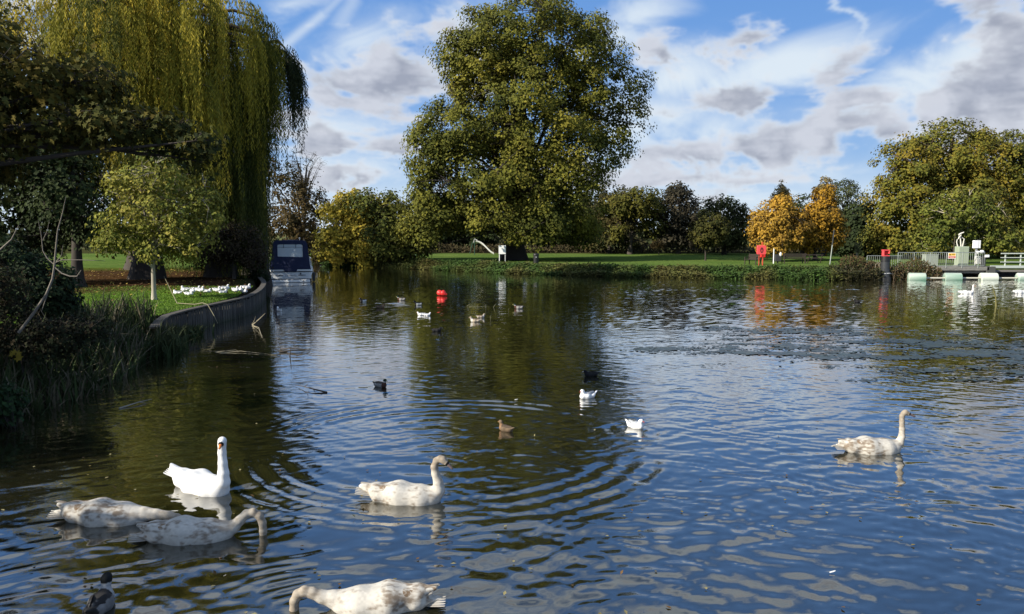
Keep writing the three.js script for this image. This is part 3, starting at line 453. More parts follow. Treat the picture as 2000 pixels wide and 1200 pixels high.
/* far bank: plants along the waterline */
{ const r = rng(71), mb = new MB(), seg = SHORE.slice(13, 24);
  const L = []; let tot = 0; for (let i = 0; i < seg.length - 1; i++) { const l = Math.hypot(seg[i + 1][0] - seg[i][0], seg[i + 1][1] - seg[i][1]); L.push([tot, l, i]); tot += l; }
  for (let k = 0; k < 30000; k++) {
    const s = r() * tot, q = L.find(([a, l]) => s <= a + l), f = (s - q[0]) / q[1], a = seg[q[2]], b = seg[q[2] + 1], nx = (b[1] - a[1]) / q[1], nz = -(b[0] - a[0]) / q[1], back = Math.pow(r(), 1.3) * 2.6 - .3, x = mix(a[0], b[0], f) + nx * back, z = mix(a[1], b[1], f) + nz * back;
    if (x > 30.5) continue;
    const hump = .5 + .5 * clamp(.6 + 1.3 * fbm(x * .35, 2, z * .35, 3)), high = (x > 16 && x < 30 ? 1.45 : x < -8 ? .9 : .8), gy = Math.max(-.05, groundY(x, z)), tone = fbm(x * .5 + 40, 4, z * .5, 3), kk = .6 + .7 * r();
    const col = x > 23.6 ? mix3([.07, .05, .02], [.05, .055, .02], clamp(.4 + 1.6 * tone)) : mix3([.06, .115, .022], [.12, .11, .03], clamp(.4 + 1.6 * tone)), c = col.map((v) => v * kk), y = Math.min(x < 23.4 ? .95 - .2 * r() : 2, gy + r() * .62 * hump * high * (back < 1.7 ? 1 : .45));
    if (r() < .16) mb.blade([x, gy - .05, z], r() - .5, r() - .5, Math.min((.45 + .6 * r()) * hump * high, x < 23.4 ? 1.15 - gy : 2), .06, .4 + r(), c, c.map((v) => v * 1.5)); else mb.leaf([x, y, z], nrm([r() - .5, r() * .4 - .2, r() - .5]), nrm([r() - .5, 1, r() - .2]), .2 + .14 * r(), .13, c);
  }
  for (let k = 0; k < 1500; k++) { const p = G(1620 + 55 * r(), 546, .05), kk = .8 + .5 * r(); mb.leaf([p[0], .05 + .4 * r() * r(), p[2] - .2 - .8 * r()], nrm([r() - .5, .2, r() - .5]), nrm([r() - .5, 1, r()]), .16, .1, [.15 * kk, .19 * kk, .02]); }
  stuff('bank_plants', mb.geo(), M.leaf, 'nettles and tall grass growing along the far waterline', 'bank plants'); }
{ // a heap of bare scrub around the mooring post
  const r = rng(72), mb = new MB(), st = new MB();
  for (let k = 0; k < 5200; k++) { const px = 1640 + 200 * r(), hgt = (px < 1760 ? 1.55 : 1.25) * (.8 + .35 * Math.sin(px * .05)), d = 56 + 2.6 * r(), p = D(px, 520, d), y = .1 + hgt * Math.pow(r(), .8) - .2 * Math.abs(d - 57), kk = .6 + .8 * r(); mb.leaf([p[0], y, p[2]], nrm(rdir(r)), nrm([r() - .5, .8, r()]), .17, .09, (r() < .55 ? [.085, .055, .024] : [.05, .055, .018]).map((v) => v * kk)); }
  for (let k = 0; k < 150; k++) { const px = 1645 + 190 * r(), d = 56 + 1.6 * r(), p = D(px, 530, d), q = [p[0] + (r() - .5) * 1.2, .5 + .9 * r(), p[2] + (r() - .5)]; st.tube([[p[0], 0, p[2]], [mix(p[0], q[0], .4), q[1] * .8, p[2]], q], [.02, .016, .006], 4, r() < .2 ? [.3, .26, .19] : [.1, .07, .04]); }
  const t = thing('scrub', 'brown scrub thicket around the black mooring post', 'scrub'); part('foliage', mb.geo(), M.dry, t); stuff('stems', st.geo(), M.bark, '', '', t); }

/* far trees */
const farTree = (name, label, px, d, seed, lobes, o = {}, group) => { const base = ground(px, d); return growTree(name, label, 'tree', { base, h: 2.6, r: .28, bark: BARK.dark, seed, limbs: 18, clumps: 230, per: 34, leaf: .34, spread: .85, colors: GREEN, floor: 1, twig: .025, ...o, lobes: lobesAt(base, d, lobes) }, group); };
farTree('yellow_bush', 'sunlit yellow green bush overhanging the water right of the boat', 672, 77.5, 81, [[665, 440, 45, 66, 0, 2.6], [650, 480, 40, 42, 1, 2.2], [705, 470, 55, 50, .6, 2.4], [700, 410, 50, 44, 0, 2.4], [725, 500, 40, 22, .6, 1.8], [735, 430, 40, 40, -1, 2]], { h: .8, top: 3, floor: .1, clumps: 420, leaf: .3, spread: .7, colors: YELLOW, per: 34 });
farTree('hedge_bush', 'green bush between the yellow bush and the great plane tree', 790, 76, 82, [[760, 440, 60, 66, 0, 3], [800, 470, 50, 44, 0, 2.6], [730, 400, 60, 30, -1, 3], [830, 430, 40, 60, -2, 3], [770, 490, 50, 22, .5, 2]], { h: .8, top: 3, floor: .2, clumps: 320, colors: [[.035, .05, .012], [.07, .085, .016], [.11, .12, .02], [.16, .15, .025]], leaf: .3 });
farTree('copper_tree', 'reddish brown tree with bare upper twigs behind the boat', 585, 92, 83, [[575, 430, 60, 60, 0, 4], [600, 400, 40, 50, 0, 3], [560, 350, 45, 50, 0, 3, .6], [600, 480, 50, 30, 0, 3]], { colors: RUST, clumps: 240, leaf: .3, r: .4, h: 3 });
farTree('bare_tree', 'leafless tree with fine dark twigs against the clouds', 596, 100, 84, [[596, 320, 42, 34, 0, 3], [575, 350, 40, 40, 0, 3]], { clumps: 380, per: 1, spread: .4, leaf: .15, colors: RUST, twigs: 1, twig: .012, limbs: 46, r: .22, h: 5 });
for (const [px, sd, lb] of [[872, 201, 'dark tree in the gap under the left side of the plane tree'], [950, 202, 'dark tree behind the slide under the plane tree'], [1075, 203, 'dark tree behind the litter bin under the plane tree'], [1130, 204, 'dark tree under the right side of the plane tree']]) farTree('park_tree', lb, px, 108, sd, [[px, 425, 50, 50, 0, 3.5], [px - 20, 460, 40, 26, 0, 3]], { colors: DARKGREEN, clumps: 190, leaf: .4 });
farTree('park_tree', 'dark green tree right behind the plane tree at the lawn edge', 1190, 100, 85, [[1190, 410, 60, 50, 0, 4], [1165, 440, 50, 45, 0, 4], [1220, 440, 50, 55, 0, 4], [1190, 470, 60, 25, 0, 4]], { colors: [[.03, .035, .011], [.05, .052, .014], [.075, .058, .018]], clumps: 260 });
farTree('park_tree', 'yellow green dome shaped tree with bare limbs showing beneath', 1231, 97, 86, [[1240, 395, 52, 30, 0, 4.5], [1210, 400, 38, 26, 0, 3.5], [1275, 420, 30, 36, 0, 3], [1205, 450, 22, 36, -1, 3], [1280, 465, 26, 26, -1, 3, .7]], { colors: [[.05, .058, .012], [.085, .085, .014], [.125, .11, .016]], clumps: 230, limbs: 40, r: .32, h: 2.4, floor: 2, twigs: .95, twig: .03 });
farTree('park_tree', 'dark purple brown tree with an upright crown', 1325, 98, 87, [[1325, 410, 38, 50, 0, 3.5], [1310, 450, 36, 44, 0, 3], [1345, 440, 34, 50, 0, 3], [1322, 378, 26, 22, 0, 2]], { colors: PURPLE, clumps: 250 });
farTree('park_tree', 'grey green round tree right of the purple brown tree', 1414, 96, 88, [[1410, 415, 46, 34, 0, 3.6], [1440, 440, 30, 40, 0, 3], [1380, 440, 30, 36, 0, 3], [1415, 455, 50, 30, 0, 3.6]], { colors: [[.035, .045, .014], [.06, .068, .02], [.085, .088, .026]], clumps: 230 });
farTree('lawn_tree', 'slim dark yellow green tree in front of the grey green tree', 1378, 76, 89, [[1386, 450, 30, 34, 0, 1.6], [1404, 440, 24, 24, 0, 1.3], [1366, 462, 18, 18, 0, 1]], { colors: [[.03, .036, .008], [.055, .055, .010], [.08, .07, .012]], clumps: 150, leaf: .22, spread: .5, r: .09, h: 1.4, top: 3, limbs: 14 });
farTree('lawn_tree', 'tiny brown mop headed tree on the far lawn', 1287, 94, 90, [[1287, 478, 14, 9, 0, .85]], { colors: RUST, clumps: 60, leaf: .16, spread: .3, r: .06, h: .8, top: 1.3, limbs: 8, floor: .6 });
farTree('golden_tree', 'bright golden autumn tree beside the red lifebuoy post', 1512, 75, 91, [[1512, 430, 46, 40, 0, 2.3], [1490, 450, 28, 30, .6, 1.6], [1545, 445, 36, 36, .3, 2], [1515, 475, 44, 20, .6, 2], [1525, 395, 24, 22, 0, 1.4]], { colors: GOLD, clumps: 330, leaf: .24, spread: .55, r: .13, h: 1.3, top: 4, floor: .75, limbs: 20 });
farTree('golden_tree', 'second golden autumn tree with upswept branches behind the bench', 1592, 77, 92, [[1600, 430, 44, 46, 0, 2.3], [1625, 455, 26, 34, 0, 1.7], [1580, 465, 40, 30, .3, 2], [1608, 385, 22, 28, 0, 1.4]], { colors: [[.17, .10, .014], [.28, .16, .016], [.36, .20, .02], [.40, .22, .02]], clumps: 300, leaf: .24, spread: .5, r: .18, h: 1.4, top: 4.4, floor: .8, limbs: 26, twigs: .9 });
farTree('pale_yellow_poplar', 'slim pale yellow treetop rising behind the first golden tree', 1527, 92, 93, [[1527, 385, 18, 32, 0, 1.2], [1527, 430, 26, 40, 0, 1.6]], { colors: [[.14, .11, .04], [.22, .17, .06], [.28, .21, .08]], clumps: 130, leaf: .24, spread: .5, floor: 3 });
farTree('pale_yellow_poplar', 'slim pale yellow treetop rising behind the second golden tree', 1609, 90, 94, [[1608, 375, 17, 30, 0, 1.2], [1609, 420, 28, 40, 0, 1.6]], { colors: [[.14, .11, .04], [.22, .17, .06], [.28, .21, .08]], clumps: 130, leaf: .24, spread: .5, floor: 3 });
farTree('park_tree', 'thin grey green open tree behind the golden trees', 1650, 100, 95, [[1650, 378, 32, 28, 0, 2.4, .8], [1645, 430, 34, 40, 0, 2.4]], { colors: [[.04, .05, .02], [.06, .075, .03], [.09, .10, .04]], clumps: 170, spread: .6, limbs: 30, leaf: .26 });
farTree('park_tree', 'dark green conifer shaped tree left of the big right hand tree', 1678, 86, 96, [[1678, 440, 32, 55, 0, 2.4], [1665, 475, 36, 34, 0, 2.4], [1700, 480, 30, 40, 0, 2.2]], { colors: DARKGREEN, clumps: 260, floor: .3 });
farTree('park_tree', 'dark treetop between the two golden trees', 1568, 100, 97, [[1566, 410, 26, 30, 0, 2], [1570, 450, 40, 40, 0, 3]], { colors: DARKGREEN, clumps: 120 });
{ const base = ground(1850, 84);
  growTree('autumn_tree', 'big broad tree of green and orange leaves behind the weir', 'tree', { base, h: 4, r: .7, top: 13, bark: BARK.brown, seed: 98, limbs: 44, clumps: 1050, per: 84, leaf: .29, spread: 1.05, floor: 1, colors: [[.06, .07, .013], [.11, .115, .017], [.165, .15, .02], [.23, .17, .02]],
    lobes: lobesAt(base, 84, [[1850, 300, 90, 70, 0, 6], [1770, 340, 60, 70, 1, 4.5], [1930, 320, 80, 70, 0, 5.5], [1760, 420, 64, 80, 2, 4.5], [1850, 400, 110, 90, 1, 6], [1960, 400, 70, 90, 0, 5], [1745, 470, 46, 36, 2.5, 3.5], [2050, 380, 70, 110, 0, 6], [1840, 470, 100, 36, 2, 5], [2000, 470, 90, 40, 0, 5]]) }); }
{ const base = ground(1876, 68);
  growTree('weir_tree', 'smaller green tree with pale bare limbs just behind the weir cabinets', 'tree', { base, h: 1.5, r: .16, top: 4.4, bark: [.42, .36, .27], seed: 99, limbs: 28, clumps: 330, per: 34, leaf: .24, spread: .55, floor: 1.2, colors: [[.07, .09, .016], [.115, .135, .02], [.17, .17, .028], [.22, .18, .03]],
    lobes: lobesAt(base, 68, [[1880, 400, 60, 44, 0, 2.4], [1835, 430, 40, 40, .5, 1.8], [1925, 425, 48, 44, 0, 2], [1875, 450, 70, 32, -.6, 2], [1950, 470, 46, 34, -.4, 2], [1815, 470, 30, 26, .2, 1.4]]) }); }
{ // a low dark wood closing the far edge of the park
  const r = rng(100), mb = new MB();
  for (let k = 0; k < 9000; k++) { const x = -150 + 330 * r(), z = -128 - 26 * r(), h = 3.6 + 2.2 * fbm(x * .05, 1, z * .05, 3) * 2, y = .6 + h * Math.pow(r(), .7), kk = .6 + .7 * r(); mb.leaf([x, y, z], nrm([r() - .5, -.4, r() - .5]), nrm([r() - .5, .8, .5 + r()]), .9 + .7 * r(), .8, (r() < .4 ? [.05, .045, .018] : [.035, .045, .016]).map((v) => v * kk)); }
  stuff('far_wood', mb.geo(), M.leaf, 'low dark belt of trees closing the far side of the park', 'wood'); 
  const h = new MB(); for (let k = 0; k < 9000; k++) { const x = -24 + 90 * r(), z = -103 - 3 * r(), y = .6 + (1.1 + .5 * fbm(x * .2, 3, 0, 2)) * r(), kk = .6 + .8 * r(); h.leaf([x, y, z], nrm(rdir(r)), nrm([r() - .5, .7, r()]), .3 + .2 * r(), .25, (x > 30 ? [.09, .075, .04] : [.05, .04, .018]).map((v) => v * kk)); }
  stuff('boundary_hedge', h.geo(), M.dry, 'low brown hedge under the trees along the back of the lawn', 'hedge'); }

/* ---------- boat ---------- */
{ const c = G(568, 552, 0), t = thing('cabin_cruiser', 'white cabin cruiser with navy canvas canopy moored stern on by the left bank', 'boat', [c[0], 0, c[2]]);
  // hull: sections from the stern (z = 0) to the bow (z = -8.6)
  const mb = new MB(), sec = 14, ring = [];
  for (let k = 0; k <= sec; k++) {
    const q = k / sec, z = -8.6 * q, w = 1.46 * (1 - Math.pow(q, 3.2) * .98) * (.97 + .06 * Math.sin(q * 3)), top = .86 + .42 * q * q, fl = .84 - .2 * q;
    const pts = [[-w * fl * .55, -.35 + .3 * q], [-w * fl, .02 + .1 * q], [-w * .95, .45 + .15 * q], [-w, .66 + .3 * q * q], [-w, .70 + .3 * q * q], [-w * .985, top], [-w * .9, top + .02]];
    ring.push([...pts, ...pts.slice().reverse().map(([x, y]) => [-x, y])].map(([x, y]) => mb.v(x, y, z, [1, 1, 1])));
  }
  for (let k = 0; k < sec; k++) for (let s = 0; s < ring[0].length - 1; s++) { const a = ring[k][s], b = ring[k][s + 1], d = ring[k + 1][s], e = ring[k + 1][s + 1]; mb.i.push(a, b, d, b, e, d); }
  for (let s = 1; s < ring[0].length - 1; s++) mb.i.push(ring[0][0], ring[0][s + 1], ring[0][s]);
  part('hull', mb.geo(), M.gel, t);
  const deck = new THREE.Shape(); deck.moveTo(-1.3, 0); deck.lineTo(1.3, 0); deck.bezierCurveTo(1.4, 3, 1.3, 6.5, 0, 8.4); deck.bezierCurveTo(-1.3, 6.5, -1.4, 3, -1.3, 0); part('deck', new THREE.ExtrudeGeometry(deck, { depth: .05, bevelEnabled: false }).rotateX(-Math.PI / 2).translate(0, .84, -.05), M.gel, t);
  const cab = new THREE.Shape(); cab.moveTo(-1.1, 0); cab.lineTo(1.1, 0); cab.lineTo(.95, .75); cab.quadraticCurveTo(0, .9, -.95, .75); part('cabin', new THREE.ExtrudeGeometry(cab, { depth: 3, bevelEnabled: true, bevelSize: .06, bevelThickness: .2, bevelSegments: 2 }).translate(0, .88, -6.4), M.gel, t);
  // transom panel, strakes and swim ledge
  part('transom_panel', bx(2.32, .42, .03, 0, .47, .02, .02), std(.68, .7, .7, { roughness: .4 }), t);
  part('rubbing_strake', bx(2.98, .05, .06, 0, .735, .02, .02), M.black, t); part('waterline_strake', bx(2.66, .05, .1, 0, .225, .05, .02), M.black, t); part('swim_ledge', bx(2.56, .2, .16, 0, .1, .06, .04), M.gel, t);
  for (const s of [-1, 1]) { part('coaming', bx(.94, .17, .09, s * .86, .85, .0, .04), M.gel, t); part('quarter_panel', bx(.16, .42, .04, s * 1.29, .47, .015, .015), M.gel, t);
    part('transom_cleat', mg(bx(.5, .035, .05, s * .75, .50, .055, .015), bx(.16, .05, .07, s * .75, .50, .055, .02)), M.black, t); }
  part('exhaust', new THREE.CylinderGeometry(.055, .055, .05, 16).rotateX(Math.PI / 2).translate(.66, .6, .045), M.black, t); part('drain', new THREE.CylinderGeometry(.045, .045, .04, 14).rotateX(Math.PI / 2).translate(.84, .1, .145), M.black, t);
  { const cv = document.createElement('canvas'); cv.width = 256; cv.height = 96; const x = cv.getContext('2d'); x.fillStyle = '#d6d8d8'; x.fillRect(0, 0, 256, 96); x.fillStyle = '#5d6468'; x.font = 'italic bold 58px serif'; x.textAlign = 'center'; x.fillText('La Onda', 128, 66); const tx = new THREE.CanvasTexture(cv); tx.colorSpace = THREE.SRGBColorSpace; part('boat_name', new THREE.PlaneGeometry(.78, .26).translate(0, .47, .039), new THREE.MeshStandardMaterial({ map: tx, roughness: .4 }), t); }
  // canopy: a loft of rounded arches
  const cm = new MB(), arch = (z, w0, w1, h, y0 = .86) => { const a = []; for (let k = 0; k <= 22; k++) { const q = k / 22, th = Math.PI * q, u = -Math.cos(th), v = Math.sin(th), e = .42; const X = Math.sign(u) * Math.pow(Math.abs(u), e), Y = Math.pow(v, e); a.push(cm.v(X * mix(w0, w1, Y), y0 + Y * h + .03 * Math.cos(u * 1.5), z, [1, 1, 1])); } return a; };
  const rows = [arch(.02, 1.34, 1.30, .06), arch(-.02, 1.35, 1.22, .7), arch(-.16, 1.33, 1.12, 1.82), arch(-.30, 1.31, 1.09, 1.98), arch(-1.4, 1.3, 1.12, 2.02), arch(-2.8, 1.26, 1.1, 1.9), arch(-3.5, 1.2, 1.05, 1.2), arch(-3.6, 1.2, 1.05, .1)];
  for (let k = 0; k < rows.length - 1; k++) for (let s = 0; s < 22; s++) cm.i.push(rows[k][s], rows[k + 1][s], rows[k][s + 1], rows[k][s + 1], rows[k + 1][s], rows[k + 1][s + 1]);
  const canopy = part('canopy', (() => { const g = cm.geo(); g.setAttribute('uv', new THREE.BufferAttribute(new Float32Array(cm.p.length / 3 * 2).map((_, i) => cm.p[Math.floor(i / 2) * 3 + i % 2]), 2)); return g; })(), M.navy, t);
  const back = new THREE.Shape(); back.moveTo(-1.33, 0); back.lineTo(-.46, 0); back.lineTo(-.36, -.16); back.lineTo(.36, -.16); back.lineTo(.46, 0); back.lineTo(1.33, 0); back.lineTo(1.13, 1.72); back.quadraticCurveTo(1.08, 1.96, .85, 1.98); back.lineTo(-.85, 1.98); back.quadraticCurveTo(-1.08, 1.96, -1.13, 1.72);
  const hole = new THREE.Path(); const hx = .84, h0 = .82, h1 = 1.72, hr = .16; hole.moveTo(-hx, h0 + .05); hole.lineTo(hx, h0); hole.lineTo(hx, h1 - hr); hole.quadraticCurveTo(hx, h1, hx - hr, h1); hole.lineTo(-hx + hr, h1); hole.quadraticCurveTo(-hx, h1, -hx, h1 - hr); back.holes.push(hole);
  part('canopy_back', new THREE.ExtrudeGeometry(back, { depth: .03, bevelEnabled: true, bevelSize: .012, bevelThickness: .012, bevelSegments: 2 }).rotateX(-.1).translate(0, .91, .05), M.navy, canopy);
  part('rear_window', new THREE.PlaneGeometry(1.72, .94).translate(0, 1.27, 0).rotateX(-.1).translate(0, .91, .055), new THREE.MeshPhysicalMaterial({ color: new THREE.Color().setRGB(.78, .84, .84), roughness: .3, transmission: .3, thickness: 0 }), canopy);
  part('window_strap', mg(bx(.03, .28, .015, -.42, 2.5, -.07), bx(.03, .28, .015, .38, 2.5, -.07), bx(1.66, .02, .012, 0, 2.42, -.07)), M.dark, canopy);
  part('mast_light', mg(cyl(.03, .03, .1, .62, 2.9, -.8), new THREE.SphereGeometry(.06, 10, 8).translate(.62, 3.02, -.8)), M.white, t);
  part('side_rail', pipe([[1.32, .9, -.1], [1.28, 1.5, -.5], [1.27, 1.62, -.9], [1.3, 1.55, -4], [.95, 1.6, -6.8]], .022), M.white, t); part('stanchion', pipe([[1.42, .9, -.4], [1.34, 1.5, -.45]], .02), M.white, t); part('stanchion', pipe([[-1.42, .9, -.4], [-1.4, 1.75, -.45]], .02), M.white, t);
  part('pulpit', mg(pipe([[-.95, 1.25, -6.9], [-.9, 1.72, -7], [0, 1.8, -8.9], [.9, 1.72, -7], [.95, 1.25, -6.9]], .025), pipe([[.5, 1.3, -8], [.55, 1.72, -8]], .02), pipe([[-.5, 1.3, -8], [-.55, 1.72, -8]], .02)), M.white, t);
  for (const [x, z] of [[1.52, -.7], [-1.5, -.5], [-1.52, -1.6]]) part('fender', new THREE.CapsuleGeometry(.1, .45, 4, 10).translate(x, .35, z), x > 0 ? M.dark : M.white, t);
  t.rotation.y = .235; }

/* ---------- mooring buoy ---------- */
{ const p = G(862, 578, 0), t = thing('mooring_buoy', 'bright red plastic buoy floating in mid river', 'buoy', [p[0], .12, p[2]], -.35); t.scale.setScalar(.74);
  part('float', new THREE.LatheGeometry([[.001, -.28], [.12, -.27], [.18, -.22], [.2, -.1], [.2, .06], [.16, .12]].map(([a, b]) => new THREE.Vector2(a, b)), 20).rotateZ(Math.PI / 2 - .25).translate(-.17, .06, 0), M.red, t);
  part('tail', new THREE.LatheGeometry([[.16, -.14], [.21, -.08], [.2, .05], [.1, .2], [.04, .3], [.001, .31]].map(([a, b]) => new THREE.Vector2(a, b)), 20).rotateZ(-Math.PI / 2 - .45).translate(.17, .04, .02), M.red, t); part('eye', new THREE.TorusGeometry(.045, .014, 6, 14).translate(.42, -.04, .02), M.red, t); }

/* ---------- things on the far lawn ---------- */
const onLawn = (px, py) => { let p = G(px, py, .66); p = G(px, py, groundY(p[0], p[2])); return p; };
{ const t = thing('notice_board', 'white notice board on two posts in front of the plane tree', 'notice board', onLawn(981, 513)); part('board', bx(.66, .8, .05, 0, 1.18, 0), M.white, t); part('post', bx(.07, 1.6, .07, -.27, .8, -.062), M.white, t); part('post', bx(.07, 1.6, .07, .27, .8, -.062), std(.5, .5, .5), t); }
{ const t = thing('playground_slide', 'metal playground slide with white chute under the plane tree', 'slide', onLawn(927, 498)), g = std(.02, .07, .04);
  const ch = []; for (let k = 0; k <= 14; k++) { const q = k / 14; ch.push([.15 + 2.2 * q, 1.5 - 1.45 * sstep(0, .93, q) * (.3 + .7 * q) - .0 * q, 0]); }
  const mb = new MB(); ch.forEach(([x, y], k) => { for (const [z, dy] of [[-.25, .22], [-.24, 0], [.24, 0], [.25, .22]]) mb.v(x, y + dy, z, [1, 1, 1]); if (k) for (let s = 0; s < 3; s++) { const a = (k - 1) * 4 + s; mb.i.push(a, a + 1, a + 4, a + 1, a + 5, a + 4); } });
  part('chute', mb.geo(), std(.82, .82, .8, { roughness: .35, side: THREE.DoubleSide }), t); for (const z of [-.27, .27]) { part('post', cyl(.04, .04, 1.9, 0, 0, z), g, t); part('post', cyl(.035, .035, 1.5, -.6, 0, z).rotateZ(-.25), g, t); part('handrail', pipe([[-.1, 1.5, z], [0, 1.95, z], [.35, 1.75, z]], .025), M.white, t); } for (let k = 0; k < 5; k++) part('rung', cyl(.02, .02, .5, 0, -.25, 0, 8).rotateX(Math.PI / 2).translate(-.6 + .12 * k, .25 + .27 * k, 0), g, t); }
{ const t = thing('litter_bin', 'black litter bin on the far lawn right of the plane tree', 'litter bin', onLawn(1047, 516)); part('body', new THREE.CylinderGeometry(.25, .23, .82, 16).translate(0, .41, 0), M.black, t); part('lid', new THREE.LatheGeometry([[.26, 0], [.265, .06], [.2, .14], [.001, .17]].map(([a, b]) => new THREE.Vector2(a, b)), 16).translate(0, .82, 0), M.black, t); part('badge', new THREE.CircleGeometry(.06, 12).translate(0, .62, .262), M.grey, t); }
function seatBench(name, label, pos, turn, w) { const t = thing(name, label, 'bench', pos, turn); for (let k = 0; k < 4; k++) part('back_slat', bx(w, .09, .03, 0, .5 + k * .115, -.2 - k * .03), M.benchWood, t); for (let k = 0; k < 4; k++) part('seat_slat', bx(w, .03, .1, 0, .44, -.13 + k * .12), M.benchWood, t); for (const s of [-1, 1]) { part('leg', bx(.07, .95, .07, s * (w / 2 - .1), .46, -.26), M.benchWood, t); part('leg', bx(.07, .62, .07, s * (w / 2 - .1), .31, .26), M.benchWood, t); part('armrest', bx(.07, .04, .56, s * (w / 2 - .1), .64, 0), M.benchWood, t); } return t; }
seatBench('park_bench', 'long dark wooden bench seen from behind below the golden trees', onLawn(1550, 515), 0.06 + Math.PI, 2.1);
seatBench('park_bench', 'dark wooden bench end on just left of the red lifebuoy post', onLawn(1470, 517), -1.1, 1.5);
function picnic(label, pos, turn) { const t = thing('picnic_table', label, 'picnic table', pos, turn); for (let k = 0; k < 5; k++) part('top_board', bx(1.7, .04, .13, 0, .74, -.28 + k * .14), M.benchWood, t); for (const s of [-1, 1]) { part('bench_board', bx(1.7, .04, .24, 0, .45, s * .68), M.benchWood, t); part('leg', bx(.06, .06, 1.5, s * .6, .41, 0), M.benchWood, t); for (const q of [-1, 1]) part('leg', bx(.06, .86, .06).rotateX(q * .45).translate(s * .6, .37, q * .36), M.benchWood, t); } }
picnic('dark picnic table at the right end of the long bench', onLawn(1588, 514), .1); picnic('dark picnic table in shade left of the plane tree', onLawn(790, 509), .2);
{ const t = thing('swing_frame', 'green metal swing frame in shade beside the picnic table', 'swing', onLawn(795, 502)), g = std(.02, .08, .05); for (const s of [-1, 1]) for (const q of [-1, 1]) part('leg', pipe([[s * .9, 2, 0], [s * 1.05, 0, q * .7]], .04), g, t); part('crossbar', pipe([[-.95, 2, 0], [.95, 2, 0]], .045), g, t); for (const x of [-.2, .2]) part('chain', pipe([[x, 2, 0], [x, .5, 0]], .012), M.steel, t); part('seat', bx(.48, .04, .2, 0, .48, 0), M.black, t); }
{ const p = onLawn(1486, 519), t = thing('lifebuoy_post', 'red lifebuoy housing on red posts at the water edge', 'lifebuoy', p); t.scale.setScalar(.88);
  for (const x of [-.17, .2]) part('post', bx(.07, 1.25, .07, x, .62, -.04), std(.45, .06, .03), t);
  const h = new THREE.Shape(); const q = .41, c = .12; h.moveTo(-q + c, -q); h.lineTo(q - c, -q); h.quadraticCurveTo(q, -q, q, -q + c); h.lineTo(q, q - c); h.quadraticCurveTo(q, q, q - c, q); h.lineTo(-q + c, q); h.quadraticCurveTo(-q, q, -q, q - c); h.lineTo(-q, -q + c); h.quadraticCurveTo(-q, -q, -q + c, -q);
  part('housing', new THREE.ExtrudeGeometry(h, { depth: .16, bevelEnabled: true, bevelSize: .03, bevelThickness: .03, bevelSegments: 3 }).translate(0, 1.5, .0), M.pink, t);
  const e = new THREE.Shape(); e.absellipse(0, 0, .15, .27, 0, Math.PI * 2); const eh = new THREE.Path(); eh.absellipse(0, -.04, .06, .12, 0, Math.PI * 2, true); e.holes.push(eh); part('ring_symbol', new THREE.ExtrudeGeometry(e, { depth: .01, bevelEnabled: false }).translate(0, 1.48, .193), std(.10, .01, .012), t);
  const p2 = onLawn(1493, 518.5); const t2 = thing('rescue_line_box', 'smaller red box behind the lifebuoy housing', 'rescue box', [p2[0], p2[1], p2[2] - .5]); part('post', bx(.07, .7, .07, 0, .35, -.02), std(.45, .06, .03), t2); part('box', new RoundedBoxGeometry(.46, .62, .2, 3, .08).translate(.0, .95, .06), M.red, t2); part('back_plate', bx(.16, 1.15, .05, -.02, 1.4, -.1), std(.5, .09, .02), t2); }
{ const t = thing('white_post', 'slim white post left of the dark bin by the long bench', 'post', onLawn(1511, 515)); part('shaft', cyl(.05, .045, 1.35, 0, 0, 0), M.white, t); part('cap', new THREE.SphereGeometry(.055, 10, 8).translate(0, 1.35, 0), std(.4, .3, .15), t); }
{ const p = onLawn(1519, 515), t = thing('dog_waste_bin', 'dark square bin with a white oval plate by the long bench', 'bin', p); part('body', bx(.5, .62, .4, 0, .5, 0, .03), M.dark, t); part('leg', bx(.1, .24, .1, 0, .1, 0), M.dark, t); part('plate', new THREE.SphereGeometry(.15, 14, 10).scale(.75, 1.25, .3).translate(.18, .84, .2), M.white, t); }
{ const p = onLawn(1621, 517), t = thing('leaning_pole', 'thin leaning grey pole in front of the second golden tree', 'pole', p); part('shaft', pipe([[0, -.1, 0], [.16, 1.7, 0], [.26, 2.9, 0]], .045), M.steel, t); part('sleeve', pipe([[.16, 1.7, 0], [.265, 3.0, 0]], .055), M.dark, t); }
{ const p = onLawn(1674, 507), t = thing('tree_guard', 'narrow sapling in a pale guard before the dark conifer shaped tree', 'sapling', p), mb = new MB(), r = rng(5); for (let k = 0; k < 160; k++) mb.leaf([(r() - .5) * .5, .7 + 1.0 * r(), (r() - .5) * .5], nrm(rdir(r)), nrm([r() - .5, 1, r()]), .18, .1, [.11, .11, .05]); part('stem', cyl(.03, .02, 1.6), M.benchWood, t); part('leaves', mb.geo(), M.leaf, t); part('guard', cyl(.1, .1, .7), std(.25, .23, .18), t); }

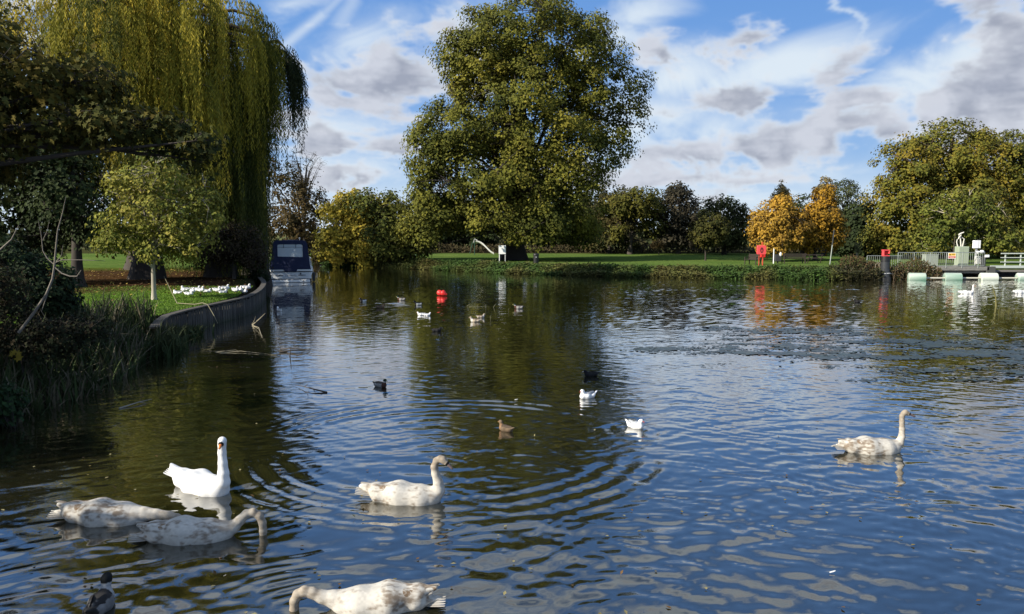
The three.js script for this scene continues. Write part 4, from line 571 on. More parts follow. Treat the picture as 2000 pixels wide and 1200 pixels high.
/* ---------- weir ---------- */
{ const p = G(1728, 546, 0), t = thing('mooring_post', 'thick black mooring post with red lifebelt box on top', 'mooring post', [p[0], 0, p[2]]);
  part('shaft', mg(cyl(.36, .34, 1.25, 0, -.5, 0, 18), cyl(.31, .31, .95, 0, .7, 0, 18)), std(.035, .037, .04, { roughness: .35 }), t); part('band', cyl(.33, .33, .4, 0, 1.3, 0, 18), M.black, t); part('collar', new THREE.TorusGeometry(.36, .035, 8, 20).rotateX(Math.PI / 2).translate(0, .45, 0), std(.5, .5, .48), t); part('base_collar', cyl(.45, .42, .22, 0, -.02, 0, 18), M.dark, t); part('chain', pipe([[.35, .42, .05], [.8, .38, .0], [1.1, .2, -.3]], .03), std(.45, .43, .38), t);
  const b = thing('lifebelt_box', 'small red box standing on the black mooring post', 'rescue box', [p[0], 1.7, p[2]]); part('back', bx(.42, .44, .06, 0, .22, -.14), M.pink, b); part('roof', bx(.48, .07, .36, 0, .44, 0), M.pink, b); part('side', bx(.07, .36, .28, -.2, .21, .03), M.pink, b); part('side', bx(.07, .2, .28, .2, .28, .03), M.pink, b); part('sill', bx(.46, .06, .32, 0, .03, .02), M.pink, b); part('disc', new THREE.SphereGeometry(.1, 10, 8).scale(1, 1, .4).translate(.02, .22, -.06), M.red, b); }
const WY = .78;                                   // walkway height
const wx = (px, d) => (px - 1000) / 1500 * d * 1.0045;
{ // concrete walkway and piers
  const t = thing('weir_walkway', 'weathered concrete walkway slab of the weir above the green floats', 'walkway', [wx(1875, 60), 0, -60.6]); part('slab', bx(3.7, .3, 2.2, 0, WY - .15, 0, .03), M.concrete, t); part('lower_beam', bx(3.1, .2, 1.8, .2, WY - .42, -.1, .02), M.concrete, t); part('pier', bx(.7, 1.4, 2.0, 2.0, .1, .1, .03), std(.07, .07, .062), t); part('back_wall', bx(7, 1.1, .3, .4, -.1, -1.4, .02), std(.05, .048, .04), t); part('pier', bx(.5, 1.2, 1.8, -1.4, -.2, -.3, .03), std(.07, .07, .062), t);
  const b = thing('weir_bridge', 'pale green steel footbridge at the right end of the weir', 'footbridge', [wx(1960, 60) + 1.6, 0, -60.8]); part('deck_beam', bx(7, .2, .14, .6, WY - .02, .95, .02), std(.42, .46, .42), b); part('lower_beam', bx(7, .17, .14, .6, WY - .34, .85, .02), std(.16, .15, .13), b); part('deck', bx(7, .08, 1.6, .6, WY - .12, 0, .01), M.concrete, b); part('gate', bx(6, 1.2, .2, .8, -.3, -.5, .01), std(.03, .03, .028), b);
  for (let k = 0; k < 4; k++) part('rail_post', bx(.09, 1.06, .07, -1.75 + k * 1.2, WY + .52, .93), std(.42, .46, .40), b); for (const y of [.36, .70, 1.02]) part('rail', bx(5.8, y > 1 ? .08 : .06, .05, .75, WY + y, 1.0), std(.46, .50, .44), b); }
function railing(name, label, x0, x1, z, y, h, step) { const t = thing(name, label, 'railing', [x0, y, z]), w = x1 - x0, n = Math.round(w / step); part('top_rail', pipe([[0, h, 0], [w, h, 0]], .03), M.steel, t); part('bottom_rail', pipe([[0, .1, 0], [w, .1, 0]], .022), M.steel, t); const b = cyl(.011, .011, h - .1, 0, .1, 0, 6), p = cyl(.03, .03, h + .08, 0, -.08, 0, 8); for (let k = 0; k <= n; k++) { const m = part(k % 8 ? 'baluster' : 'post', k % 8 ? b : p, M.steel, t); m.position.x = w * k / n; } return t; }
railing('weir_railing', 'grey metal railing with upright bars along the weir walkway', wx(1750, 59.5), wx(1918, 59.5), -59.5, WY - .02, 1.12, .155);
railing('bank_railing', 'lower grey railing with thin bars behind the black mooring post', wx(1690, 60.4), wx(1758, 60.4), -60.4, .55, 1.05, .16);
{ const t = thing('control_cabinet', 'tall pale green control cabinet behind the weir railing', 'cabinet', [wx(1873, 60.6), WY, -60.6]); part('body', bx(.82, 1.55, .6, 0, .78, 0, .03), M.cabinet, t); part('door', bx(.36, 1.4, .03, -.19, .78, .305, .01), M.cabinet, t); part('door', bx(.36, 1.4, .03, .19, .78, .305, .01), M.cabinet, t); part('plinth', bx(.86, .1, .64, 0, .04, 0), M.concrete, t);
  const u = thing('control_cabinet', 'low grey green cabinet behind the bars left of the tall cabinet', 'cabinet', [wx(1812, 61.2), WY - .1, -61.2]); part('body', bx(1.0, 1.0, .6, 0, .5, 0, .03), std(.26, .29, .24), u); part('lid', bx(1.06, .05, .66, 0, 1.02, 0), std(.3, .33, .28), u);
  const v = thing('equipment_box', 'white equipment box on a post beside the tall green cabinet', 'box', [wx(1901, 60.4), WY, -60.4]); part('box', bx(.5, .62, .3, 0, 1.72, 0, .03), M.white, v); part('seam', bx(.012, .6, .01, .08, 1.72, .153), M.dark, v); part('post', bx(.12, 1.42, .12, 0, .71, 0), M.grey, v);
  const l = thing('floodlight', 'white lamp heads on a short dark post by the weir pier', 'floodlight', [wx(1914, 59.8), WY, -59.8]); part('post', bx(.3, .9, .3, .05, .4, 0, .04), std(.06, .06, .06), l); part('lamp_head', new THREE.SphereGeometry(.14, 12, 8).scale(1.3, 1, 1).translate(-.1, 1.15, .05), M.white, l); part('lamp_head', new THREE.SphereGeometry(.13, 12, 8).translate(-.45, 1.1, .1), M.white, l); part('lamp_head', bx(.34, .22, .2, .22, .82, .2, .06), M.white, l);
  const c = thing('winch_box', 'pale grey winch box behind the railing beside the pier', 'box', [wx(1905, 60.2), WY, -60]); part('body', bx(.62, .62, .4, 0, .5, 0, .04), std(.5, .5, .46), c); part('wheel', new THREE.TorusGeometry(.14, .03, 6, 14).translate(0, .55, .22), M.grey, c); }
{ const cv = document.createElement('canvas'); cv.width = 128; cv.height = 96; const x = cv.getContext('2d'); x.fillStyle = '#e8e4d8'; x.fillRect(0, 0, 128, 96); x.fillStyle = '#e9b93a'; x.fillRect(6, 6, 116, 40); x.fillStyle = '#c23a1e'; x.fillRect(6, 52, 116, 36); x.fillStyle = '#3a2a10'; x.fillRect(56, 16, 58, 5); x.fillRect(56, 26, 50, 5); x.beginPath(); x.moveTo(30, 12); x.lineTo(48, 40); x.lineTo(12, 40); x.fill(); x.fillStyle = '#f0e6dc'; x.fillRect(16, 62, 96, 5); x.fillRect(26, 73, 76, 5);
  const tx = new THREE.CanvasTexture(cv); tx.colorSpace = THREE.SRGBColorSpace; const t = thing('warning_sign', 'yellow and red warning sign hung on the weir railing', 'sign', [wx(1855, 59.4), WY + .85, -59.43]); part('plate', bx(.62, .46, .015, 0, 0, 0, .004), M.white, t); part('face', new THREE.PlaneGeometry(.6, .44).translate(0, 0, .012), new THREE.MeshStandardMaterial({ map: tx, roughness: .5 }), t); }
{ // dead pale limbs like a sculpture behind the cabinet
  const b = [wx(1871, 61.4), WY, -61.6], t = thing('pale_pollard', 'pale sawn limbs of a pollarded stump rising behind the tall cabinet', 'stump', b), w = new MB(), c = [.62, .60, .52]; for (const pts of [[[0, .6, 0], [-.08, 1.5, 0], [-.3, 2.3, 0], [-.25, 2.6, 0]], [[.1, .6, 0], [.16, 1.8, 0], [.05, 2.6, 0], [.1, 3.2, 0]], [[.2, .6, 0], [.3, 1.9, 0], [.42, 2.6, 0], [.2, 2.75, 0]], [[.05, 2.9, 0], [-.1, 2.8, .05], [-.15, 2.6, 0]], [[-.15, 3.0, 0], [.1, 3.15, 0], [.3, 3.25, .1]]]) w.tube(pts, pts.map((_, i) => .085 - .016 * i), 6, c); t.scale.setScalar(.82); part('limb', w.geo(), M.bark, t); const w2 = new MB(); w2.tube([[-.55, .4, -.1], [-.5, 1.6, -.1], [-.42, 3.2, -.1]], [.05, .04, .02], 5, [.09, .07, .05]); part('stake', w2.geo(), M.bark, t); }
// floats of the boom
{ const wgreen = new THREE.MeshStandardMaterial({ vertexColors: true, roughness: .55 });
  const mk = (seed, pale) => { const g = new THREE.LatheGeometry([[.001, -.56], [.33, -.56], [.37, -.53], [.37, .53], [.33, .56], [.001, .56]].map(([a, b]) => new THREE.Vector2(a, b)), 24).rotateZ(Math.PI / 2), p = g.attributes.position, c = new Float32Array(p.count * 3); for (let i = 0; i < p.count; i++) { const n = fbm(p.getX(i) * 2 + seed, p.getY(i) * 3, p.getZ(i) * 3, 4), q = clamp(pale + .5 * (p.getY(i) / .42) + n * .7), k = mix3([.09, .22, .155], [.55, .58, .51], q); c.set(k, i * 3); } g.setAttribute('color', new THREE.BufferAttribute(c, 3)); return g; };
  const labs = ['green boom float nearest the black mooring post, pale on top', 'second boom float from the left, the greenest one', 'third boom float from the left, almost white', 'last boom float at the right edge of the photo'];
  [[1791, .45], [1861, .12], [1931, .85], [2003, .5]].forEach(([px, pale], i) => { const p = G(px, 547, 0), t = thing('boom_float', labs[i], 'float', [p[0], .14, p[2]], -.25 + .05 * i, 'cylindrical boom floats below the weir'); part('drum', mk(i * 3 + 1, pale), wgreen, t); part('end_cap', new THREE.CylinderGeometry(.12, .12, .06, 14).rotateZ(Math.PI / 2).translate(.57, 0, 0), M.grey, t); });
  [[1826, 0], [1896, 1], [1967, 2]].forEach(([px, i]) => { const p = G(px, 547, 0); tag(part('boom_pipe', pipe([[p[0] - .72, .13, p[2]], [p[0] + .72, .13, p[2] + .02]], .06, 8), std(.5, .48, .38)), ['pale boom pipe between the first and second floats', 'pale boom pipe between the second and third floats', 'pale boom pipe between the third and last floats'][i], 'pipe', 'pipes of the weir boom'); }); }
// reeds standing in the water at the right
{ const r = rng(81), mb = new MB(); for (let k = 0; k < 420; k++) { const p = G(1950 + 80 * r(), 606 + 12 * r(), 0), kk = .6 + .8 * r(); mb.blade([p[0], -.05, p[2]], r() - .5, r() - .5, .12 + .5 * r() * r(), .03, .2 + .6 * r(), [.06 * kk, .06 * kk, .02], [.14 * kk, .13 * kk, .05]); } const t = thing('reed_island', 'patch of thin reeds standing in the water at the right edge', 'reeds'); stuff('stems', mb.geo(), M.leaf, '', '', t);
  const w = new MB(), a = G(1946, 603, -.1), b = D(1938, 557, -a[2]); w.tube([a, [mix(a[0], b[0], .5) + .08, mix(a[1], b[1], .5), a[2]], b], [.05, .035, .012], 6, [.13, .12, .04]); tag(part('reed_stalk', w.geo(), M.bark), 'single tall leaning stalk left of the reeds at the right edge', 'stalk'); }
// floating weed mats
{ const mb = new MB(), x0 = 1.5, x1 = 26, z0 = -29.5, z1 = -15, s = .065, nx = Math.round((x1 - x0) / s), nz = Math.round((z1 - z0) / s), id = new Map();
  const f = (x, z) => { const d = -z, px = 1000 + 1500 * x / d, row = 455 + 5100 / d, rg = rng(1); const inten = Math.max(1.05 * Math.exp(-(((row - 655) / 20) ** 2)) * sstep(1330, 1400, px) * sstep(1950, 1500, px) * .9, 1.1 * Math.exp(-(((row - 700 - (px - 1750) * .03) / 45) ** 2)) * sstep(1650, 1780, px), .75 * Math.exp(-(((row - 685) / 26) ** 2)) * sstep(1190, 1280, px), .55 * Math.exp(-(((row - 745) / 16) ** 2)) * sstep(1600, 1700, px)); const hole = Math.exp(-(((px - 1850) / 130) ** 2) - ((row - 712) / 11) ** 2) * .9; return inten - hole + 1.15 * fbm(x * .45, 3, z * 1.3, 4, .6) + .75 * fbm(x * 2.6, 8, z * 4.2, 4, .7) + .5 * (((Math.imul(Math.round(x * 97), 73856093) ^ Math.imul(Math.round(z * 97), 19349663)) >>> 5) % 997 / 997 - .5) - .80; };
  const vtx = (i, j) => { const key = i * 4096 + j; if (!id.has(key)) { const x = x0 + i * s, z = z0 + j * s, n = fbm(x * 3, 1, z * 3, 3), k = .7 + .8 * (n + .5) * .8; id.set(key, mb.v(x, .006 + .016 * clamp(n + .45) + .012 * noise3(x * 9, 4, z * 9), z, [.026 * k, .034 * k, .022 * k])); } return id.get(key); };
  for (let i = 0; i < nx; i++) for (let j = 0; j < nz; j++) if (f(x0 + (i + .5) * s, z0 + (j + .5) * s) > 0) { const a = vtx(i, j), b = vtx(i + 1, j), c = vtx(i, j + 1), d = vtx(i + 1, j + 1); mb.i.push(a, c, b, b, c, d); }
  stuff('floating_weed', mb.geo(), new THREE.MeshStandardMaterial({ vertexColors: true, roughness: .32 }), 'dark mats of weed floating on the water at the right', 'weed'); }
// sticks and twigs on the water
function twigThing(name, label, category, list, c = [.06, .05, .04]) { const t = thing(name, label, category); for (const [pts, r0] of list) { const w = new MB(); w.tube(pts.map(([px, py, y = .01]) => G(px, py, y)).map((p, i) => [p[0], pts[i][2] ?? .01, p[2]]), pts.map((_, i) => r0 * (1 - .7 * i / (pts.length - 1))), 5, c); part('twig', w.geo(), M.bark, t); } return t; }
twigThing('floating_branch', 'forked dark branch afloat left of the drake mallard', 'branch', [[[[638, 767], [610, 760, .05], [592, 755, .06]], .022], [[[594, 756, .05], [602, 750, .13]], .012], [[[592, 755, .05], [575, 752, .02]], .01], [[[612, 761, .04], [616, 768, .0]], .01]]);
twigThing('floating_twigs', 'tangle of dark twigs lying on the water below the boat', 'twigs', [[[[545, 688], [575, 684, .05], [605, 684, .03]], .03], [[[548, 682, .02], [580, 680, .12], [606, 686, .02]], .02], [[[566, 696, 0], [568, 676, .35]], .018], [[[560, 690, .02], [590, 694, 0]], .015]]);
twigThing('reed_stubble', 'broken pale reeds leaning out of the water by the timber wall', 'reeds', [[[[492, 634, 0], [497, 625, .25], [499, 618, .4]], .016], [[[492, 636, 0], [508, 622, .3], [518, 612, .55]], .024], [[[493, 636, 0], [505, 640, .02], [512, 660, .01]], .015], [[[430, 690, 0], [470, 686, .03], [540, 694, .01]], .012], [[[420, 688, 0], [460, 684, .05], [465, 686, .02]], .012]], [.26, .23, .16]);
twigThing('drifting_stick', 'pale stick drifting near the dark reeds on the left', 'stick', [[[[232, 798], [270, 786, .04], [296, 780, .03]], .018], [[[270, 786, .03], [285, 788, .02]], .01]], [.28, .25, .2]);

/* ---------- birds: one continuous skin meshed from joined tapered limbs ---------- */
function limbField(limbs, k) {                   // limb: [a, b, ra, rb, sideways stretch]
  const L = limbs.map(([a, b, ra, rb, w = 1, kk = k]) => ({ kk, a, d: [b[0] - a[0], b[1] - a[1], (b[2] - a[2]) / w], q: (b[0] - a[0]) ** 2 + (b[1] - a[1]) ** 2 + ((b[2] - a[2]) / w) ** 2 || 1e-9, ra, rb, w }));
  return (x, y, z) => {
    let m = 1e9;
    for (const l of L) { const px = x - l.a[0], py = y - l.a[1], pz = (z - l.a[2]) / l.w; let t = (px * l.d[0] + py * l.d[1] + pz * l.d[2]) / l.q; t = t < 0 ? 0 : t > 1 ? 1 : t; const s = Math.hypot(px - t * l.d[0], py - t * l.d[1], pz - t * l.d[2]) - (l.ra + (l.rb - l.ra) * t), h = Math.max(l.kk - Math.abs(m - s), 0) / l.kk; m = Math.min(m, s) - h * h * l.kk * .25; }
    return m;
  };
}
function skin(limbs, k, cell, colour) {
  const f = limbField(limbs, k), lo = [1e9, 1e9, 1e9], hi = [-1e9, -1e9, -1e9];
  for (const [a, b, ra, rb, w = 1] of limbs) for (const [p, r] of [[a, ra], [b, rb]]) for (let i = 0; i < 3; i++) { const q = r * (i === 2 ? Math.max(1, w) : 1) + cell * 2 + k * .3; lo[i] = Math.min(lo[i], p[i] - q); hi[i] = Math.max(hi[i], p[i] + q); }
  const n = lo.map((l, i) => Math.ceil((hi[i] - l) / cell) + 1), [nx, ny, nz] = n, F = new Float32Array(nx * ny * nz), at = (i, j, l) => (l * ny + j) * nx + i;
  for (let l = 0; l < nz; l++) for (let j = 0; j < ny; j++) for (let i = 0; i < nx; i++) F[at(i, j, l)] = f(lo[0] + i * cell, lo[1] + j * cell, lo[2] + l * cell);
  const id = new Int32Array(nx * ny * nz).fill(-1), mb = new MB(), E = [[0, 1], [2, 3], [4, 5], [6, 7], [0, 2], [1, 3], [4, 6], [5, 7], [0, 4], [1, 5], [2, 6], [3, 7]], C = [[0, 0, 0], [1, 0, 0], [0, 1, 0], [1, 1, 0], [0, 0, 1], [1, 0, 1], [0, 1, 1], [1, 1, 1]];
  for (let l = 0; l < nz - 1; l++) for (let j = 0; j < ny - 1; j++) for (let i = 0; i < nx - 1; i++) {
    const v = C.map((c) => F[at(i + c[0], j + c[1], l + c[2])]); let mask = 0; for (const q of v) if (q < 0) mask++;
    if (mask === 0 || mask === 8) continue;
    let x = 0, y = 0, z = 0, c = 0; for (const [a, b] of E) if ((v[a] < 0) !== (v[b] < 0)) { const t = v[a] / (v[a] - v[b]); x += C[a][0] + (C[b][0] - C[a][0]) * t; y += C[a][1] + (C[b][1] - C[a][1]) * t; z += C[a][2] + (C[b][2] - C[a][2]) * t; c++; }
    const X = lo[0] + (i + x / c) * cell, Y = lo[1] + (j + y / c) * cell, Z = lo[2] + (l + z / c) * cell, e = cell * .6, g = nrm([f(X + e, Y, Z) - f(X - e, Y, Z), f(X, Y + e, Z) - f(X, Y - e, Z), f(X, Y, Z + e) - f(X, Y, Z - e)]);
    id[at(i, j, l)] = mb.v(X, Y, Z, colour(X, Y, Z, g)); mb.n.push(...g); mb.u.push(X * 4, Y * 4);
  }
  const quad = (a, b, c, d, flip) => { if (a < 0 || b < 0 || c < 0 || d < 0) return; flip ? mb.i.push(a, c, b, a, d, c) : mb.i.push(a, b, c, a, c, d); };
  for (let l = 1; l < nz - 1; l++) for (let j = 1; j < ny - 1; j++) for (let i = 1; i < nx - 1; i++) {
    const s = F[at(i, j, l)] < 0;
    if (s !== F[at(i + 1, j, l)] < 0) quad(id[at(i, j - 1, l - 1)], id[at(i, j, l - 1)], id[at(i, j, l)], id[at(i, j - 1, l)], !s);
    if (s !== F[at(i, j + 1, l)] < 0) quad(id[at(i - 1, j, l - 1)], id[at(i - 1, j, l)], id[at(i, j, l)], id[at(i, j, l - 1)], !s);
    if (s !== F[at(i, j, l + 1)] < 0) quad(id[at(i - 1, j - 1, l)], id[at(i, j - 1, l)], id[at(i, j, l)], id[at(i - 1, j, l)], !s);
  }
  return mb.geo();
}
function featherRow(mb, b, d, n, len, wid, c, tip) {   // one feather: a rounded, gently arched strip
  let sx = d[1] * n[2] - d[2] * n[1], sy = d[2] * n[0] - d[0] * n[2], sz = d[0] * n[1] - d[1] * n[0]; const q = Math.hypot(sx, sy, sz) || 1; sx /= q; sy /= q; sz /= q;
  const rows = [[0, .7, 0], [.35, 1, .035], [.7, .92, .05], [.92, .55, .045], [1, .12, .04]]; let prev;
  for (const [t, w, up] of rows) { const ww = wid / 2 * w, cc = mix3(c, tip, t > .8 ? 1 : 0), o = up * len * .38, P = (s, k) => mb.v(b[0] + d[0] * len * t + sx * s + n[0] * (o + k), b[1] + d[1] * len * t + sy * s + n[1] * (o + k), b[2] + d[2] * len * t + sz * s + n[2] * (o + k), cc), l = P(-ww, -.004), m = P(0, .004), r = P(ww, -.004); if (prev) mb.i.push(prev[0], prev[1], l, prev[1], m, l, prev[1], prev[2], m, prev[2], r, m); prev = [l, m, r]; }
}
const V = (a, b, t) => [mix(a[0], b[0], t), mix(a[1], b[1], t), mix(a[2], b[2], t)];
// o: pos, turn, scale, neck [[x,y,z,r]...], head [dx,dy,dz] or null when it is under water, young, tailUp, seed
function makeSwan(name, label, o, group, cell = .011) {
  const t = thing(name, label, name === 'swan' ? 'swan' : 'young swan', o.pos, o.turn, group), r = rng(o.seed), s = o.scale ?? 1; t.scale.setScalar(s);
  const tail = (o.tail ?? .2) - .05, limbs = [[[-.38, .05, 0], [-.10, .045, 0], .085, .16, 1.2], [[-.10, .045, 0], [.18, .04, 0], .16, .158, 1.2], [[.18, .04, 0], [.31, .045, 0], .152, .115, 1.1], [[-.38, .07, 0], [-.62, tail, 0], .06, .012, 2.1]], folded = (sd, g) => [[[.15, .075, .085 * sd], [-.12, .118, .082 * sd], .074 + g, .094 + g], [[-.12, .118, .082 * sd], [-.40, .148, .045 * sd], .094 + g, .046 + g], [[-.40, .148, .045 * sd], [-.57, .185, .018 * sd], .046 + g, .009 + g]];
  for (const sd of [-1, 1]) limbs.push(...folded(sd, 0));
  const nk = o.neck.map((p, i) => [p[0], p[1] * [.62, .82, .95][i] || p[1], p[2], p[3] * [.95, 1, 1][i] || p[3]]); for (let i = 0; i < nk.length - 1; i++) limbs.push([nk[i].slice(0, 3), nk[i + 1].slice(0, 3), nk[i][3] * .97 * (o.thick ?? 1), nk[i + 1][3] * .97 * (o.thick ?? 1), 1, i === 0 ? .06 : .018]);
  const e = nk[nk.length - 1], hd = o.head && nrm(o.head), bill = hd && [e[0] + hd[0] * .085, e[1] + hd[1] * .085, e[2] + hd[2] * .085];
  if (hd) { limbs.push([[e[0] - hd[0] * .005, e[1] - hd[1] * .005 + .004, e[2] - hd[2] * .005], [e[0] + hd[0] * .05, e[1] + hd[1] * .05, e[2] + hd[2] * .05], .041 * (o.thick ?? 1), .030 * (o.thick ?? 1), 1, .015]); limbs.push([[e[0] + hd[0] * .05, e[1] + hd[1] * .05, e[2] + hd[2] * .05], bill, .027, .016, 1, .01]); }
  const cream = [.50, .47, .415], brown = [.15, .105, .068], ash = [.30, .255, .20];
  const coat = (x, y, z) => {
    if (hd) { const q = Math.hypot(x - mix(e[0], bill[0], .86), y - mix(e[1], bill[1], .86), z - mix(e[2], bill[2], .86)); if (q < .036) return [.012, .011, .010]; }
    if (!o.young) { const n = .72 + .06 * noise3(x * 9, y * 16, z * 9); return [n, n * .985, n * .95]; }
    const n = .5 * fbm(x * 5 + o.seed, y * 6, z * 6, 2) + .7 * fbm(x * 16 + o.seed, y * 34, z * 30, 4), onNeck = Math.max(sstep(nk[0][0] - .12, nk[0][0] + .1, x), sstep(.22, .34, y)), far = onNeck * sstep(.1, .55, Math.hypot(x - nk[0][0], y - nk[0][1]));
    let c = mix3(cream, ash, clamp(far * .95 + .35 * n * onNeck + .1 * onNeck)); c = mix3(c, brown, sstep(-.22, .42, n - (y < .07 ? .12 : 0) + (x < -.1 ? .05 : -.05)) * mix(.85, .4, onNeck)); const k = 1 + .12 * noise3(x * 40, y * 40, z * 40); return c.map((v) => v * k);
  };
  part('body', skin(limbs, .075, cell, coat), M.bird, t);
  const hash = (i, j) => { const q = Math.sin(i * 127.1 + j * 311.7 + o.seed * 17.3) * 43758.5453; return q - Math.floor(q); };
  for (const sd of [-1, 1]) {                    // folded wings: scalloped coverts, then the long flight feathers
    const plume = (x, y, z) => {
      const ph = Math.atan2(y - .05, Math.abs(z)), u = (.24 - x) / .052, j = Math.floor(ph / .17 + .5 * (Math.floor(u) % 2)), i = Math.floor(u + .25 * Math.sin(ph * 18.5)), f = u + .25 * Math.sin(ph * 18.5) - i, h = hash(i, j), edge = sstep(.72, .98, f);
      if (!o.young) { const k = .74 - .07 * edge + .04 * (h - .5); return [k, k * .985, k * .945]; }
      const band = (ph < 1.2 ? .09 : -.05) + .12 * sstep(.16, .05, x) - .16 * sstep(-.28, -.42, x), n = .75 * fbm(x * 4.5 + o.seed * 3, y * 8, z * 8 + sd, 2) + .55 * fbm(x * 9 + o.seed, y * 34, z * 34, 3) + .6 * (h - .5) + band + .16, t2 = sstep(-.30, .30, n), kk = .85 + .3 * hash(j, i);
      return mix3(mix3(cream, [.46, .41, .34], h * .6), mix3(brown, [.20, .135, .085], h).map((v) => v * kk), t2 * (1 - .55 * edge)).map((v) => v * (1 + .1 * noise3(x * 60, y * 60, z * 60)));
    };
    const wing = part('wing', skin(folded(sd, .007), .05, cell, plume), M.bird, t), w = new MB();
    for (let i = 0; i < 7; i++) { const q = i / 6, h = hash(i, 77), c = o.young ? mix3(mix3(cream, brown, h * .8), [.3, .22, .15], .3) : [.77, .755, .72]; featherRow(w, [-.30 - .03 * q, .10 + .085 * q, sd * (.105 - .06 * q)], nrm([-1, .10 + .12 * (1 - q), -sd * .22]), nrm([0, .25 + .6 * q, sd]), .25 + .04 * q, .034, c, o.young ? mix3(c, cream, .5) : c); }
    part('flight_feathers', w.geo(), M.bird2, wing);
  }
  { const w = new MB(); for (let i = 0; i < 9; i++) { const a = (i - 4) / 4, c = o.young ? mix3(cream, brown, r() * .35) : [.77, .755, .72]; featherRow(w, [-.47, .08 + .012 * (4 - Math.abs(i - 4)) + (tail - .2) * .4, a * .05], nrm([-1, (tail - .12) * 1.3 + .1, a * .25]), [0, 1, 0], .2, .045, c, c); } part('tail', w.geo(), M.bird2, t); }
  if (hd) {
    const g = new MB(), up = Math.abs(hd[1]) > .9 ? [1, 0, 0] : [0, 1, 0], f0 = [e[0] + hd[0] * .07, e[1] + hd[1] * .07, e[2] + hd[2] * .07], dn = nrm([hd[0], hd[1] - .12, hd[2]]), P = (q) => [f0[0] + dn[0] * q, f0[1] + dn[1] * q, f0[2] + dn[2] * q], bc = o.young ? [.11, .075, .07] : [.62, .17, .03];
    g.tube([P(0), P(.03), P(.065), P(.085), P(.095)], [.021, .018, .0155, .014, .004], 10, (q) => q > .85 ? [.02, .015, .012] : bc); part('bill', g.geo(), M.bill, t);
    if (!o.young) part('bill_knob', new THREE.SphereGeometry(.014, 10, 8).translate(f0[0] + up[0] * .018 + hd[0] * .004, f0[1] + up[1] * .018, f0[2] + hd[2] * .004), M.black, t);
    const sv = nrm([hd[2], 0, -hd[0]]); for (const sd of [-1, 1]) part('eye', new THREE.SphereGeometry(.0065, 8, 6).translate(e[0] + hd[0] * .045 + sv[0] * .03 * sd, e[1] + hd[1] * .045 + .012, e[2] + hd[2] * .045 + sv[2] * .03 * sd), M.black, t);
  }
  return t;
}
M.bird2 = new THREE.MeshPhysicalMaterial({ vertexColors: true, roughness: .8, specularIntensity: .3, side: THREE.DoubleSide, map: feather });
M.bill = new THREE.MeshStandardMaterial({ vertexColors: true, roughness: .45 });
const on0 = (px, py) => G(px, py, 0);
{
  const up = [[.30, .12, 0, .105], [.385, .2, 0, .074], [.405, .30, 0, .055], [.40, .42, 0, .045], [.395, .55, 0, .041], [.40, .66, 0, .040], [.405, .70, 0, .040]];
  makeSwan('swan', 'white adult swan with orange bill and tall straight neck facing the viewer', { pos: on0(396, 957), turn: -.52, scale: 1.02, seed: 3, tail: .30, thick: 1.28, neck: up.map((p) => [...p]), head: [.56, -.30, .77] }, null, .010);
  makeSwan('cygnet', 'mottled cygnet swimming mid river with an S shaped neck and bill lowered', { pos: on0(796, 978), turn: -.1, scale: 1.0, seed: 7, young: true, thick: 1.13, tail: .22, neck: [[.30, .11, 0, .10], [.40, .17, 0, .075], [.40, .26, 0, .056], [.365, .36, 0, .046], [.35, .45, 0, .041], [.38, .53, 0, .039], [.43, .56, .01, .038], [.47, .545, .02, .039]], head: [.8, -.6, .15] }, null, .0095);
  makeSwan('cygnet', 'mottled cygnet alone on the blue water at the right with an upright neck', { pos: on0(1707, 882), turn: .06, scale: .97, seed: 12, young: true, tail: .17, neck: [[.32, .11, 0, .10], [.42, .16, 0, .07], [.455, .25, 0, .052], [.455, .36, 0, .044], [.445, .48, 0, .040], [.44, .57, 0, .039], [.46, .62, .01, .038], [.485, .635, .02, .039]], head: [.9, -.33, .2] }, null, .0095);
  makeSwan('cygnet', 'shaded cygnet at the left stretching its neck flat along the water', { pos: on0(212, 1017), turn: -.04, scale: 1.04, seed: 23, young: true, tail: .15, neck: [[.30, .10, 0, .11], [.42, .10, 0, .082], [.56, .085, 0, .060], [.70, .07, 0, .048], [.80, .045, 0, .044], [.88, -.01, 0, .042], [.92, -.08, 0, .04]] }, null, .0105);
  makeSwan('cygnet', 'brown and white cygnet with an arched neck and head under the water', { pos: on0(377, 1052), turn: .14, scale: 1.0, seed: 31, young: true, tail: .12, neck: [[.31, .11, 0, .105], [.43, .13, 0, .075], [.51, .19, 0, .056], [.58, .25, 0, .050], [.655, .265, 0, .047], [.72, .225, 0, .045], [.752, .14, 0, .043], [.757, .04, 0, .042], [.75, -.07, 0, .04]] }, null, .0095);
  makeSwan('cygnet', 'large sunlit cygnet at the bottom edge dipping its head with tail to the right', { pos: on0(737, 1187), turn: Math.PI + .06, scale: .93, seed: 44, young: true, tail: .13, neck: [[.30, .11, 0, .115], [.42, .12, 0, .088], [.53, .13, 0, .066], [.62, .165, 0, .056], [.70, .185, 0, .052], [.765, .155, 0, .049], [.80, .085, 0, .046], [.805, .0, 0, .044], [.79, -.09, 0, .042]] }, null, .0085);
  const far1 = [[.30, .12, 0, .105], [.385, .2, 0, .074], [.41, .30, 0, .055], [.40, .44, 0, .045], [.405, .57, 0, .041], [.44, .60, 0, .040]];
  makeSwan('swan', 'distant white swan between the second and third boom floats', { pos: on0(1889, 574), turn: 0, scale: .8, seed: 51, tail: .2, neck: far1, head: [.9, -.4, .1] }, null, .02);
  makeSwan('swan', 'distant white swan at the right edge by the reeds', { pos: on0(1993, 573), turn: .2, scale: .8, seed: 52, tail: .2, neck: far1, head: [.9, -.4, .1] }, null, .02);
}
